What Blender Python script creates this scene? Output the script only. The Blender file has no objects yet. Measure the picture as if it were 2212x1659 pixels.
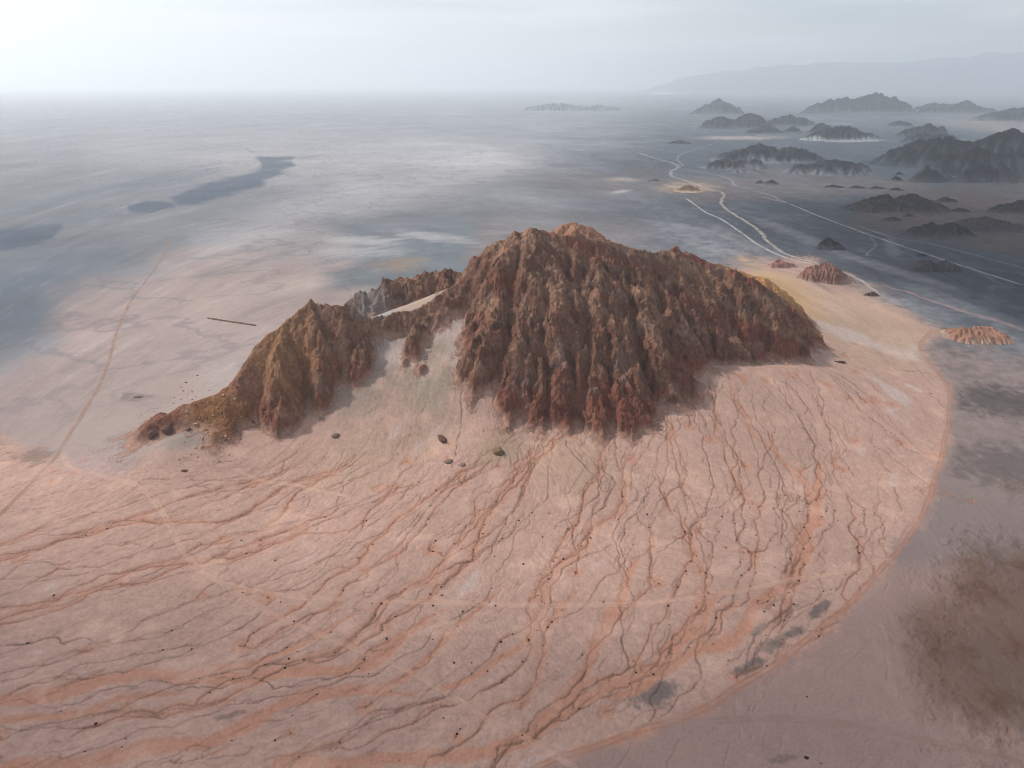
import bpy, bmesh, math, random
import numpy as np
from math import radians, sin, cos, tan, atan, pi

random.seed(7)
RNG = np.random.default_rng(7)
scene = bpy.context.scene
COL = scene.collection
f32 = np.float32

# ------------------------------------------------------------------ camera, sky, sun, exposure
CAM_H = 500.0                       # metres above the plain
PITCH = radians(23.75)              # below the horizon
FPX = 1475.0                        # focal length for a 2212 x 1659 picture
cam_data = bpy.data.cameras.new('camera')
cam = bpy.data.objects.new('camera', cam_data)
COL.objects.link(cam)
cam.location = (0, 0, CAM_H)
cam.rotation_euler = (pi / 2 - PITCH, 0, 0)
cam_data.sensor_width = 36.0
cam_data.lens = 36.0 * FPX / 2212.0
cam_data.clip_start = 1.0
cam_data.clip_end = 400000.0
scene.camera = cam

SUN_EL, SUN_AZ = radians(43), radians(-68)      # azimuth from the view direction, to the left
world = bpy.data.worlds.new('World')
scene.world = world
world.use_nodes = True
wn, wl = world.node_tree.nodes, world.node_tree.links
wn.clear()
w_out = wn.new('ShaderNodeOutputWorld')
w_bg = wn.new('ShaderNodeBackground')
sky = wn.new('ShaderNodeTexSky')
sky.sky_type = 'NISHITA'
sky.sun_disc = False
sky.sun_elevation = SUN_EL
sky.sun_rotation = SUN_AZ
sky.altitude = 500
sky.air_density = 1.0
sky.dust_density = 3.0
sky.ozone_density = 1.0
w_bg.inputs['Strength'].default_value = 0.11
# a thin veil of high cloud, drawn out in streaks, whitens the clear sky
w_tc = wn.new('ShaderNodeTexCoord')
w_map = wn.new('ShaderNodeMapping')
w_map.inputs['Scale'].default_value = (2.2, 2.2, 26.0)
w_map.inputs['Rotation'].default_value = (0.0, radians(3), 0.3)
w_nz = wn.new('ShaderNodeTexNoise')
w_nz.inputs['Scale'].default_value = 1.3
w_nz.inputs['Detail'].default_value = 6
w_mr = wn.new('ShaderNodeMapRange')
w_mr.inputs['From Min'].default_value = 0.3
w_mr.inputs['From Max'].default_value = 0.7
w_mr.inputs['To Min'].default_value = 0.15
w_mr.inputs['To Max'].default_value = 1.0
w_mix = wn.new('ShaderNodeMix')
w_mix.data_type = 'RGBA'
w_mix.inputs['B'].default_value = (7.0, 7.05, 7.15, 1)
wl.new(w_tc.outputs['Generated'], w_map.inputs['Vector'])
wl.new(w_map.outputs['Vector'], w_nz.inputs['Vector'])
wl.new(w_nz.outputs['Fac'], w_mr.inputs['Value'])
wl.new(w_mr.outputs['Result'], w_mix.inputs['Factor'])
wl.new(sky.outputs[0], w_mix.inputs['A'])
wl.new(w_mix.outputs['Result'], w_bg.inputs['Color'])
wl.new(w_bg.outputs[0], w_out.inputs['Surface'])

sun_data = bpy.data.lights.new('sun', 'SUN')
sun_data.energy = 3.2
sun_data.angle = radians(3.0)
sun_data.color = (1.0, 0.93, 0.84)
sun = bpy.data.objects.new('sun', sun_data)
COL.objects.link(sun)
# sun azimuth: Blender's sky has sun_rotation 0 at +Y, growing clockwise seen from above
SUN_DIR = np.array([sin(SUN_AZ) * cos(SUN_EL), cos(SUN_AZ) * cos(SUN_EL), sin(SUN_EL)])
from mathutils import Vector
sun.rotation_euler = Vector(-SUN_DIR).to_track_quat('-Z', 'Y').to_euler()

scene.view_settings.view_transform = 'Standard'
scene.view_settings.look = 'None'
scene.view_settings.gamma = 1.0
scene.view_settings.exposure = 0.38
scene.cycles.use_denoising = True
scene.cycles.pixel_filter_type = 'BLACKMAN_HARRIS'
scene.cycles.filter_width = 1.0
scene.cycles.volume_bounces = 3
scene.cycles.max_bounces = 4
scene.cycles.diffuse_bounces = 2

# ------------------------------------------------------------------ helpers
CP, SP = cos(PITCH), sin(PITCH)

def lin(r, g, b):
    c = np.array([r, g, b], f32) / 255.0
    return np.where(c <= 0.04045, c / 12.92, ((c + 0.055) / 1.055) ** 2.4).astype(f32)

def ray(px, py):
    xc, yc = (px - 1106.0) / FPX, -(py - 829.5) / FPX
    return xc, CP + yc * SP, -SP + yc * CP

def on_plane(px, py, z=0.0):
    """point of the photograph carried out to the level z"""
    x, y, dz = ray(px, py)
    t = (z - CAM_H) / dz
    return x * t, y * t

def at_depth(px, py, Y):
    x, y, dz = ray(px, py)
    t = Y / y
    return x * t, Y, CAM_H + dz * t

def project(x, y, z):
    zz = z - CAM_H
    d = y * CP - zz * SP
    u = y * SP + zz * CP
    d = np.maximum(d, 1.0)
    return 1106.0 + FPX * x / d, 829.5 - FPX * u / d

_ang = np.linspace(0, 2 * pi, 256, endpoint=False)
_CS, _SN = np.cos(_ang).astype(f32), np.sin(_ang).astype(f32)

def gnoise(x, y, seed=0):
    xi, yi = np.floor(x), np.floor(y)
    fx, fy = (x - xi).astype(f32), (y - yi).astype(f32)
    ix, iy = xi.astype(np.int64), yi.astype(np.int64)

    def g(i, j, dx, dy):
        h = (i * 374761393 + j * 668265263 + seed * 1442695041) & 0xFFFFFFFF
        h = ((h ^ (h >> 13)) * 1274126177) & 0xFFFFFFFF
        h = (h ^ (h >> 16)) & 255
        return _CS[h] * dx + _SN[h] * dy
    ux, uy = fx * fx * fx * (fx * (fx * 6 - 15) + 10), fy * fy * fy * (fy * (fy * 6 - 15) + 10)
    a, b = g(ix, iy, fx, fy), g(ix + 1, iy, fx - 1, fy)
    c, d = g(ix, iy + 1, fx, fy - 1), g(ix + 1, iy + 1, fx - 1, fy - 1)
    a = a + ux * (b - a)
    c = c + ux * (d - c)
    return ((a + uy * (c - a)) * 1.5).astype(f32)

def fbm(x, y, octaves=4, seed=0, gain=0.5, ridged=False):
    out, amp, tot = 0, 1.0, 0.0
    for o in range(octaves):
        n = gnoise(x * (2.03 ** o) + 17.3 * o, y * (2.03 ** o) - 9.1 * o, seed + o * 31)
        if ridged:
            n = 1 - 2 * np.abs(n)
        out = out + amp * n
        tot += amp
        amp *= gain
    return out / tot

def smooth(a, b, x):
    t = np.clip((x - a) / (b - a), 0, 1)
    return t * t * (3 - 2 * t)

def box_blur(a, r):
    for ax in (0, 1):
        p = np.concatenate([np.repeat(np.take(a, [0], ax), r + 1, ax), a, np.repeat(np.take(a, [-1], ax), r, ax)], ax)
        c = np.cumsum(p, axis=ax, dtype=np.float64)
        n = a.shape[ax]
        hi = np.take(c, np.arange(2 * r + 1, 2 * r + 1 + n), ax)
        lo = np.take(c, np.arange(0, n), ax)
        a = ((hi - lo) / (2 * r + 1)).astype(f32)
    return a

def blur(a, r):
    return box_blur(box_blur(a, r), r) if r > 0 else a

class Raster:
    """values on a level world grid, looked up with bilinear weights"""
    def __init__(self, x0, y0, cell, nx, ny, data=None):
        self.x0, self.y0, self.c, self.nx, self.ny = x0, y0, cell, nx, ny
        self.d = np.zeros((ny, nx), f32) if data is None else data

    def grid(self):
        return np.meshgrid((self.x0 + np.arange(self.nx) * self.c).astype(f32), (self.y0 + np.arange(self.ny) * self.c).astype(f32))

    def at(self, x, y, d=None):
        d = self.d if d is None else d
        gx = np.clip((np.asarray(x) - self.x0) / self.c, 0, self.nx - 1.001)
        gy = np.clip((np.asarray(y) - self.y0) / self.c, 0, self.ny - 1.001)
        i, j = gx.astype(np.int64), gy.astype(np.int64)
        fx, fy = (gx - i), (gy - j)
        return ((d[j, i] * (1 - fx) + d[j, i + 1] * fx) * (1 - fy) + (d[j + 1, i] * (1 - fx) + d[j + 1, i + 1] * fx) * fy).astype(f32)

    def inside(self, x, y, margin):
        ex = np.minimum(np.asarray(x) - self.x0, self.x0 + self.c * (self.nx - 1) - x)
        ey = np.minimum(np.asarray(y) - self.y0, self.y0 + self.c * (self.ny - 1) - y)
        return smooth(0, margin, np.minimum(ex, ey))

def densify(pts, step):
    pts = np.array(pts, float)
    out = []
    for a, b in zip(pts[:-1], pts[1:]):
        n = max(1, int(np.hypot(*(b - a)[:2]) / step))
        for k in range(n):
            out.append(a + (b - a) * k / n)
    out.append(pts[-1])
    return np.array(out)

def spline(pts, n=8):
    """Catmull-Rom through the points"""
    p = np.array(pts, float)
    p = np.vstack([2 * p[0] - p[1], p, 2 * p[-1] - p[-2]])
    out = []
    for i in range(1, len(p) - 2):
        for k in range(n):
            t = k / n
            a, b, c, d = p[i - 1], p[i], p[i + 1], p[i + 2]
            out.append(0.5 * (2 * b + (c - a) * t + (2 * a - 5 * b + 4 * c - d) * t * t + (3 * b - a - 3 * c + d) * t ** 3))
    out.append(p[-2])
    return np.array(out)

def tents(X, Y, lines, step=4.0, power=1.0):
    """union of sloping ridges: every line is a list of (x, y, z, slope)"""
    Z = np.full(X.shape, -1e3, f32)
    for ln in lines:
        for x, y, z, s in densify(ln, step):
            d = np.sqrt((X - f32(x)) ** 2 + (Y - f32(y)) ** 2)
            np.maximum(Z, f32(z) - f32(s) * d, out=Z)
    return Z

def shift(a, di, dj):
    p = np.pad(a, 1, mode='edge')
    return p[1 + di:1 + di + a.shape[0], 1 + dj:1 + dj + a.shape[1]]

NB = [(-1, 0, 1), (1, 0, 1), (0, -1, 1), (0, 1, 1), (-1, -1, 1.4142), (-1, 1, 1.4142), (1, -1, 1.4142), (1, 1, 1.4142)]

def erode(z, cell, iters, K=0.05, inner=5, m=0.5, talus=1.1, A=None):
    """rain running downhill cuts gullies (stream power), steep debris slips"""
    z = z.astype(f32).copy()
    if A is None:
        A = np.ones_like(z)
    for it in range(iters):
        drops = [np.maximum(z - shift(z, di, dj), 0) / d for di, dj, d in NB]
        w = [d ** 1.6 for d in drops]
        tot = sum(w) + 1e-9
        w = [k / tot for k in w]
        for _ in range(inner):
            A2 = np.ones_like(A)
            for (di, dj, d), k in zip(NB, w):
                A2 += shift(k * A, -di, -dj)
            A = np.minimum(A2, 4000)
        steep = np.maximum.reduce(drops)
        cut = np.minimum(K * A ** m * steep / cell, 0.35 * steep)
        z = z - cut
        if it % 3 == 2:
            lap = sum(shift(z, di, dj) for di, dj, _ in NB[:4]) / 4 - z
            over = smooth(talus * cell, talus * cell * 1.6, steep)
            z = z + lap * (0.03 + 0.25 * over)
    return z, A

def mesh_object(name, verts, faces, mat, colors=None, smooth_shade=True, parent=None):
    me = bpy.data.meshes.new(name)
    verts = np.asarray(verts, f32)
    faces = np.asarray(faces, np.int32)
    nf, k = faces.shape
    me.vertices.add(len(verts))
    me.vertices.foreach_set('co', verts.ravel())
    me.loops.add(nf * k)
    me.loops.foreach_set('vertex_index', faces.ravel())
    me.polygons.add(nf)
    me.polygons.foreach_set('loop_start', np.arange(0, nf * k, k, dtype=np.int32))
    me.polygons.foreach_set('loop_total', np.full(nf, k, np.int32))
    if smooth_shade:
        me.polygons.foreach_set('use_smooth', np.ones(nf, bool))
    me.update(calc_edges=True)
    if colors is not None:
        a = me.attributes.new('tint', 'FLOAT_COLOR', 'POINT')
        c = np.ones((len(verts), 4), f32)
        c[:, :3] = np.clip(colors, 0, 1)
        a.data.foreach_set('color', c.ravel())
    me.materials.append(mat)
    o = bpy.data.objects.new(name, me)
    COL.objects.link(o)
    if parent:
        o.parent = parent
    return o

def grid_faces(ny, nx, wrap=False):
    i = np.arange(ny - 1)[:, None]
    j = np.arange(nx if wrap else nx - 1)[None, :]
    j2 = (j + 1) % nx
    return np.stack([i * nx + j, i * nx + j2, (i + 1) * nx + j2, (i + 1) * nx + j], -1).reshape(-1, 4)

def keep_faces(verts, faces, keep_v, colors=None):
    """drop the faces that have no kept vertex, and the loose vertices"""
    f = faces[keep_v[faces].any(1)]
    used = np.unique(f)
    remap = np.full(len(verts), -1, np.int64)
    remap[used] = np.arange(len(used))
    return verts[used], remap[f], (None if colors is None else colors[used])

def tag(o, label=None, cat=None, group=None, kind=None):
    if label: o['label'] = label
    if cat: o['category'] = cat
    if group: o['group'] = group
    if kind: o['kind'] = kind
    return o

def material(name, rough=0.95, fine=None, bump=None, tint=True, base=(0.3, 0.3, 0.3), spec=0.15):
    """dry earth: the mesh's own tint, broken up by two noises, with a bumpy skin"""
    m = bpy.data.materials.new(name)
    m.use_nodes = True
    n, l = m.node_tree.nodes, m.node_tree.links
    bs = n['Principled BSDF']
    bs.inputs['Roughness'].default_value = rough
    bs.inputs['Specular IOR Level'].default_value = spec
    if tint:
        at = n.new('ShaderNodeAttribute')
        at.attribute_name = 'tint'
        colour = at.outputs['Color']
    else:
        rgb = n.new('ShaderNodeRGB')
        rgb.outputs[0].default_value = (*base, 1)
        colour = rgb.outputs[0]
    geo = n.new('ShaderNodeNewGeometry')
    if fine:
        for scale, amount in fine:
            nz = n.new('ShaderNodeTexNoise')
            nz.inputs['Scale'].default_value = scale
            nz.inputs['Detail'].default_value = 6
            nz.inputs['Roughness'].default_value = 0.65
            l.new(geo.outputs['Position'], nz.inputs['Vector'])
            mr = n.new('ShaderNodeMapRange')
            mr.inputs['From Min'].default_value = 0.25
            mr.inputs['From Max'].default_value = 0.75
            mr.inputs['To Min'].default_value = 1 - amount
            mr.inputs['To Max'].default_value = 1 + amount
            l.new(nz.outputs['Fac'], mr.inputs['Value'])
            mx = n.new('ShaderNodeMix')
            mx.data_type = 'RGBA'
            mx.blend_type = 'MULTIPLY'
            mx.inputs['Factor'].default_value = 1.0
            l.new(colour, mx.inputs['A'])
            l.new(mr.outputs['Result'], mx.inputs['B'])
            colour = mx.outputs['Result']
    l.new(colour, bs.inputs['Base Color'])
    if bump:
        scale, dist = bump
        nz = n.new('ShaderNodeTexNoise')
        nz.inputs['Scale'].default_value = scale
        nz.inputs['Detail'].default_value = 7
        nz.inputs['Roughness'].default_value = 0.7
        l.new(geo.outputs['Position'], nz.inputs['Vector'])
        bp = n.new('ShaderNodeBump')
        bp.inputs['Strength'].default_value = 1.0
        bp.inputs['Distance'].default_value = dist
        l.new(nz.outputs['Fac'], bp.inputs['Height'])
        l.new(bp.outputs['Normal'], bs.inputs['Normal'])
    return m

MAT_GROUND = material('desert_ground', fine=[(0.35, 0.10), (0.06, 0.07)], bump=(0.25, 0.5))
MAT_ROCK = material('mountain_rock', fine=[(0.19, 0.42), (0.05, 0.22)], bump=(0.16, 4.0))
MAT_HILL = material('hill_rock', fine=[(0.02, 0.20), (0.004, 0.12)], bump=(0.02, 16.0))
MAT_ROAD = material('beaten_track', fine=[(0.15, 0.10)], bump=(0.5, 0.15))
MAT_BOULDER = material('boulder_rock', fine=[(0.5, 0.3)], bump=(0.6, 0.5))
MAT_SHRUB = material('dry_shrub', fine=[(1.2, 0.35)], tint=False, base=(0.018, 0.014, 0.010))

# ------------------------------------------------------------------ the sand surface (fan, apron, bowl)
FOOT = [(262, 995), (330, 1020), (420, 1000), (500, 965), (560, 950), (620, 945), (690, 900), (760, 930), (850, 950), (940, 960), (1000, 985),
        (1090, 975), (1190, 920), (1245, 935), (1330, 925), (1430, 875), (1520, 830), (1610, 812), (1715, 803), (1755, 785), (1790, 760), (1800, 705),
        (1715, 650), (1640, 600)]
foot_w = [on_plane(px, py, 38.0) for px, py in FOOT]
foot_w += [(560, 1450), (300, 1470), (0, 1400), (-150, 1280), (-330, 1120), (-420, 980), (-500, 880)]
foot_w = np.array(foot_w + [foot_w[0]])

def inside_poly(px, py, X, Y):
    c = np.zeros(X.shape, bool)
    for (x1, y1), (x2, y2) in zip(zip(px, py), zip(np.roll(px, -1), np.roll(py, -1))):
        if y1 == y2:
            continue
        c ^= ((Y < y1) != (Y < y2)) & (X < (x2 - x1) * (Y - y1) / (y2 - y1) + x1)
    return c

def poly_distance(pts, X, Y, closed=True):
    """distance to the outline, negative inside"""
    pts = np.asarray(pts, f32)
    D = np.full(X.shape, 1e9, f32)
    q = np.vstack([pts, pts[:1]]) if closed else pts
    for (x1, y1), (x2, y2) in zip(q[:-1], q[1:]):
        ex, ey = x2 - x1, y2 - y1
        L = ex * ex + ey * ey + 1e-6
        t = np.clip(((X - x1) * ex + (Y - y1) * ey) / L, 0, 1)
        np.minimum(D, (X - x1 - t * ex) ** 2 + (Y - y1 - t * ey) ** 2, out=D)
    D = np.sqrt(D)
    if closed:
        D = np.where(inside_poly(pts[:, 0], pts[:, 1], X, Y), -D, D)
    return D

SAND = Raster(-1200, 200, 4.0, 651, 476)
SX, SY = SAND.grid()
foot_d = poly_distance(foot_w[:-1], SX, SY)
apron = 42.0 * np.exp(-np.maximum(foot_d, 0) / (150 + 40 * fbm(SX / 220, SY / 220, 2, 5)))
apron = np.where(foot_d < 0, 42 + 0.28 * np.minimum(-foot_d, 60), apron)

def R(px, py, Y, s=0.8):
    x, y, z = at_depth(px, py, Y)
    return (x, y, z, s)

sand_lines = [
    [R(805, 712, 1034, .75), R(775, 770, 997, .65), R(765, 830, 953, .55), R(770, 900, 908, .45), R(790, 960, 862, .3)],
    [R(850, 712, 1036, .75), R(880, 780, 993, .65), R(900, 850, 943, .5), R(920, 920, 888, .35)],
    [R(940, 750, 1032, .8), R(922, 790, 1004, .8), R(915, 840, 966, .75)],
]
sand_lines = [[(x, y, z + 13.0 * min(1, max(0, (z - 60) / 60)), sl) for x, y, z, sl in ln] for ln in sand_lines]
sand_lines.append([R(395, 925, 856, .6), R(375, 955, 838, .6)])
# heads of the fans, reaching up between the spurs
for a, za, b, zb, sl in [((1522, 790), 72, (1530, 850), 54, .26), ((1432, 850), 60, (1420, 900), 47, .24), ((1716, 796), 54, (1740, 830), 46, .2), ((1660, 795), 58, (1670, 830), 48, .22),
                         ((1192, 905), 50, (1200, 960), 42, .2), ((1600, 790), 62, (1605, 840), 52, .24)]:
    sand_lines.append([(*on_plane(*a, za), za, sl), (*on_plane(*b, zb), zb, sl)])
# back of the saddle: the pale slope that shows behind the left ridge
sand_lines.append([(x, y, z + 5, sl) for x, y, z, sl in (R(985, 618, 1105, .6), R(900, 655, 1095, .5), R(830, 680, 1075, .5))])
sand = np.maximum(apron, blur(tents(SX, SY, sand_lines), 2))
sand = np.maximum(sand, 0)
edge = SAND.inside(SX, SY, 250)
SAND.d = (blur(sand, 2) * edge).astype(f32)

# ------------------------------------------------------------------ the flow field on the fan
FLOW = [(1200, 960, -20, 100), (1000, 1000, -80, 70), (850, 1050, -100, 60), (1300, 980, -10, 100), (1450, 950, 10, 100), (1550, 950, 25, 100),
        (1650, 900, 50, 90), (1750, 850, 80, 60), (1850, 800, 100, 20), (1850, 900, 90, 60), (1950, 900, 70, 100), (1800, 1000, 20, 100),
        (1780, 1150, -30, 100), (1700, 1200, -30, 100), (1900, 1050, 30, 100), (1950, 1150, -40, 80), (1600, 1150, -15, 100), (1500, 1150, -15, 100),
        (1400, 1150, -20, 100), (1300, 1150, -40, 100), (1150, 1150, -60, 90), (1000, 1150, -80, 70), (800, 1100, -100, 50), (600, 1150, -100, 40),
        (400, 1150, -100, 30), (200, 1200, -100, 25), (600, 1300, -100, 60), (800, 1300, -90, 65), (1000, 1300, -80, 70), (1150, 1300, -60, 85),
        (1300, 1350, -45, 100), (1450, 1350, -45, 100), (1600, 1350, -60, 90), (1700, 1300, -70, 80), (1800, 1350, -80, 60), (1500, 1500, -80, 60),
        (1300, 1500, -60, 70), (1100, 1500, -80, 55), (900, 1450, -100, 45), (700, 1450, -100, 40), (500, 1450, -100, 35), (300, 1450, -100, 25),
        (100, 1500, -100, 20), (300, 1600, -100, 30), (600, 1600, -100, 35), (900, 1600, -100, 40), (200, 1300, -100, 30), (1800, 1200, -25, 100),
        (100, 950, -100, 10), (100, 800, -100, -10), (400, 800, -100, -5), (2100, 1000, 100, 0), (2100, 1200, 60, 60), (1850, 700, 100, -10)]
FAN = Raster(-950, 230, 1.0, 1901, 1151)
FX, FY = FAN.grid()
coarse = Raster(-950, 230, 20.0, 96, 59)
CX, CY = coarse.grid()
wsum = np.zeros(CX.shape); vx = np.zeros(CX.shape); vy = np.zeros(CX.shape)
for px, py, dx, dy in FLOW:
    a = np.array(on_plane(px, py, 12)); b = np.array(on_plane(px + dx * .3, py + dy * .3, 12))
    d = (b - a) / np.hypot(*(b - a))
    w = 1.0 / ((CX - a[0]) ** 2 + (CY - a[1]) ** 2 + 600) ** 1.5
    wsum += w; vx += w * d[0]; vy += w * d[1]
nrm = np.hypot(vx, vy) + 1e-9
flow_x, flow_y = (vx / nrm).astype(f32), (vy / nrm).astype(f32)
FVX, FVY = coarse.at(FX, FY, flow_x), coarse.at(FX, FY, flow_y)

# particles of running water gather in the hollows of a rough surface
def hollow(L, seed):
    return fbm(FX / L, FY / L, 2, seed) * L
def hollows(a, b, c, seed):
    global hx, hy
    r = .45 * hollow(a, seed) + .42 * hollow(b, seed + 9) + .40 * hollow(c, seed + 17)
    hx, hy = np.gradient(r, axis=1), np.gradient(r, axis=0)
hollows(75, 24, 8, 11)
count = np.zeros((FAN.ny, FAN.nx), f32)
tracks = []
def run_water(x, y, steps, weight):
    global count
    x, y = x.astype(np.float64), y.astype(np.float64)
    mx, my = np.zeros_like(x), np.zeros_like(y)
    for s in range(steps):
        i = np.clip((x - FAN.x0).astype(int), 0, FAN.nx - 1)
        j = np.clip((y - FAN.y0).astype(int), 0, FAN.ny - 1)
        gx, gy = FVX[j, i] - .58 * hx[j, i], FVY[j, i] - .58 * hy[j, i]
        g = np.hypot(gx, gy) + 1e-6
        mx, my = 0.5 * mx + 0.5 * gx / g, 0.5 * my + 0.5 * gy / g
        x, y = x + 1.3 * mx, y + 1.3 * my
        ok = (x > FAN.x0 + 2) & (x < FAN.x0 + FAN.nx - 3) & (y > FAN.y0 + 2) & (y < FAN.y0 + FAN.ny - 3)
        np.add.at(count, ((y[ok] - FAN.y0).astype(int), (x[ok] - FAN.x0).astype(int)), weight)
        if s % 23 == 11:
            tracks.append(np.stack([x[ok], y[ok]], 1))
arc = spline([on_plane(px, py, 40) for px, py in [(640, 960), (800, 965), (960, 990), (1080, 985), (1190, 930), (1300, 930), (1430, 880), (1520, 835),
                                                  (1610, 815), (1715, 808), (1770, 780), (1810, 740)]], 12)
for q, (a, b, c) in enumerate([(75, 24, 8), (48, 17, 7), (60, 20, 7)]):
    hollows(a, b, c, 11 + 40 * q)
    k = RNG.integers(0, len(arc), 600)
    run_water(arc[k, 0] + RNG.normal(0, 8, 600), arc[k, 1] + RNG.normal(0, 8, 600), 520, .8)
    n = 1300
    run_water(RNG.uniform(-850, 720, n), RNG.uniform(300, 980, n), 220, 1.0)

# the larger washes of the photograph, followed by hand
WASHES = [
    ([(1770, 990), (1765, 1080), (1740, 1180), (1715, 1240), (1650, 1290), (1590, 1370), (1500, 1400), (1380, 1450), (1300, 1480), (1200, 1540), (1100, 1600), (960, 1620), (800, 1632), (600, 1640)], 9),
    ([(1400, 1180), (1340, 1280), (1290, 1390), (1250, 1460), (1180, 1540), (1120, 1590)], 8),
    ([(1000, 1300), (900, 1350), (830, 1400), (740, 1440), (600, 1450), (480, 1458), (330, 1450), (230, 1460), (120, 1490), (0, 1510)], 9),
    ([(960, 1480), (850, 1490), (760, 1480), (620, 1510), (540, 1545), (440, 1590), (350, 1600), (240, 1620), (150, 1640), (0, 1652)], 9),
    ([(1600, 1250), (1540, 1300), (1500, 1360), (1420, 1400)], 6),
    ([(1510, 1240), (1500, 1330), (1450, 1400), (1400, 1470), (1320, 1500)], 5),
    ([(1830, 1340), (1740, 1410), (1640, 1470), (1540, 1540), (1400, 1575), (1250, 1610)], 7),
    ([(1560, 840), (1570, 900), (1620, 960), (1700, 1010), (1770, 1080)], 3),
    ([(480, 1480), (380, 1490), (280, 1500), (180, 1530), (80, 1540), (0, 1550)], 5),
    ([(880, 1290), (760, 1330), (650, 1390), (560, 1420), (470, 1440)], 4),
    ([(1120, 1250), (1010, 1330), (940, 1400), (860, 1460), (740, 1490)], 5),
    ([(1280, 1240), (1190, 1330), (1120, 1390), (1040, 1440), (960, 1480)], 5),
]
GULLIES = [
    [(1190, 925), (1140, 955), (1090, 985), (1010, 1030), (930, 1090), (860, 1150)],
    [(1440, 870), (1430, 900), (1380, 940), (1330, 965), (1310, 1000), (1300, 1050), (1260, 1090), (1200, 1130)],
    [(1200, 930), (1230, 990), (1290, 1040), (1300, 1060)],
    [(1175, 940), (1160, 1000), (1130, 1060), (1090, 1130), (1040, 1200)],
    [(1520, 830), (1530, 880), (1555, 940), (1600, 1010), (1610, 1080), (1600, 1150)],
    [(1470, 870), (1500, 930), (1530, 1000), (1540, 1060), (1490, 1130), (1420, 1170)],
    [(1620, 815), (1680, 870), (1740, 930), (1770, 1000), (1775, 1060)],
    [(1710, 810), (1760, 860), (1790, 930), (1850, 1010)],
    [(1740, 800), (1830, 850), (1900, 900), (1960, 930)],
    [(1400, 1000), (1400, 1070), (1350, 1120), (1350, 1200), (1370, 1280)],
    [(1560, 860), (1640, 950), (1690, 1010), (1700, 1090), (1690, 1150)],
    [(1000, 1000), (960, 1060), (900, 1100), (800, 1150), (640, 1210), (440, 1270)],
    [(770, 1080), (600, 1120), (480, 1150), (380, 1200), (260, 1250)],
    [(1000, 880), (1000, 940), (985, 1010)],
]
wash_map = np.zeros_like(count)
gully_map = np.zeros_like(count)

def stamp(dst, pts, half, value=1.0):
    """soft band along a line on the 1 m grid"""
    for x, y, h in pts:
        r = int(h * 1.6) + 2
        i, j = int(x - FAN.x0), int(y - FAN.y0)
        if i - r < 0 or j - r < 0 or i + r >= FAN.nx or j + r >= FAN.ny:
            continue
        s = np.s_[j - r:j + r + 1, i - r:i + r + 1]
        d = np.hypot(FX[s] - x, FY[s] - y)
        np.maximum(dst[s], value * (1 - smooth(0.7 * h, 1.4 * h, d)), out=dst[s])

def meander(pts_px, z, amp, L, half, seed, step=2.0):
    p = densify(spline([on_plane(px, py, z) for px, py in pts_px], 8), step)
    n = np.arange(len(p)) * step
    t = np.gradient(p, axis=0)
    t /= np.hypot(t[:, 0], t[:, 1])[:, None] + 1e-9
    off = amp * fbm(n / L, n * 0 + seed, 3, seed)
    w = half * smooth(-10, 90, n) * (0.75 + 0.9 * np.abs(fbm(n / (L * 1.5), n * 0 + seed * 1.7, 2, seed + 5)))
    return np.stack([p[:, 0] - t[:, 1] * off, p[:, 1] + t[:, 0] * off, w], 1)

for q, (pts, half) in enumerate(WASHES):
    for s in range(4):
        stamp(wash_map, meander(pts, 8, 9 + 7 * s, 60, half * (0.62, 0.5, 0.32, 0.2)[s], q * 7 + s * 3), half, (1, 1, .9, .8)[s])
for q, pts in enumerate(GULLIES):
    stamp(gully_map, meander(pts, 22, 9, 30, 1.0, 100 + q * 3), 1.0)
    stamp(gully_map, meander(pts, 22, 30, 55, 0.7, 200 + q * 3), 0.7, 0.8)

count_big = count
hollows(34, 13, 6, 231)
count = np.zeros_like(count_big)
n = 5500
run_water(RNG.uniform(-850, 720, n), RNG.uniform(300, 990, n), 170, 1.0)
rills = smooth(.4, .95, 1 - np.exp(-count / 3.0))
rills = np.clip(.8 * rills + box_blur(rills, 1) * .3, 0, 1) * smooth(-.25, .25, fbm(FX / 30, FY / 30, 3, 35))
count = count_big
line = 1 - np.exp(-count / 4.0)
thin = smooth(.35, .95, line)
thin = np.clip(.8 * thin + box_blur(thin, 1) * .35, 0, 1) * (.55 + .45 * smooth(-.3, .3, fbm(FX / 40, FY / 40, 3, 33)))
dense = blur(count, 4)
wash = np.clip(.75 * smooth(1.6, 4.5, dense) + wash_map, 0, 1)
thin = np.clip(np.maximum(thin, gully_map), 0, 1)

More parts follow.
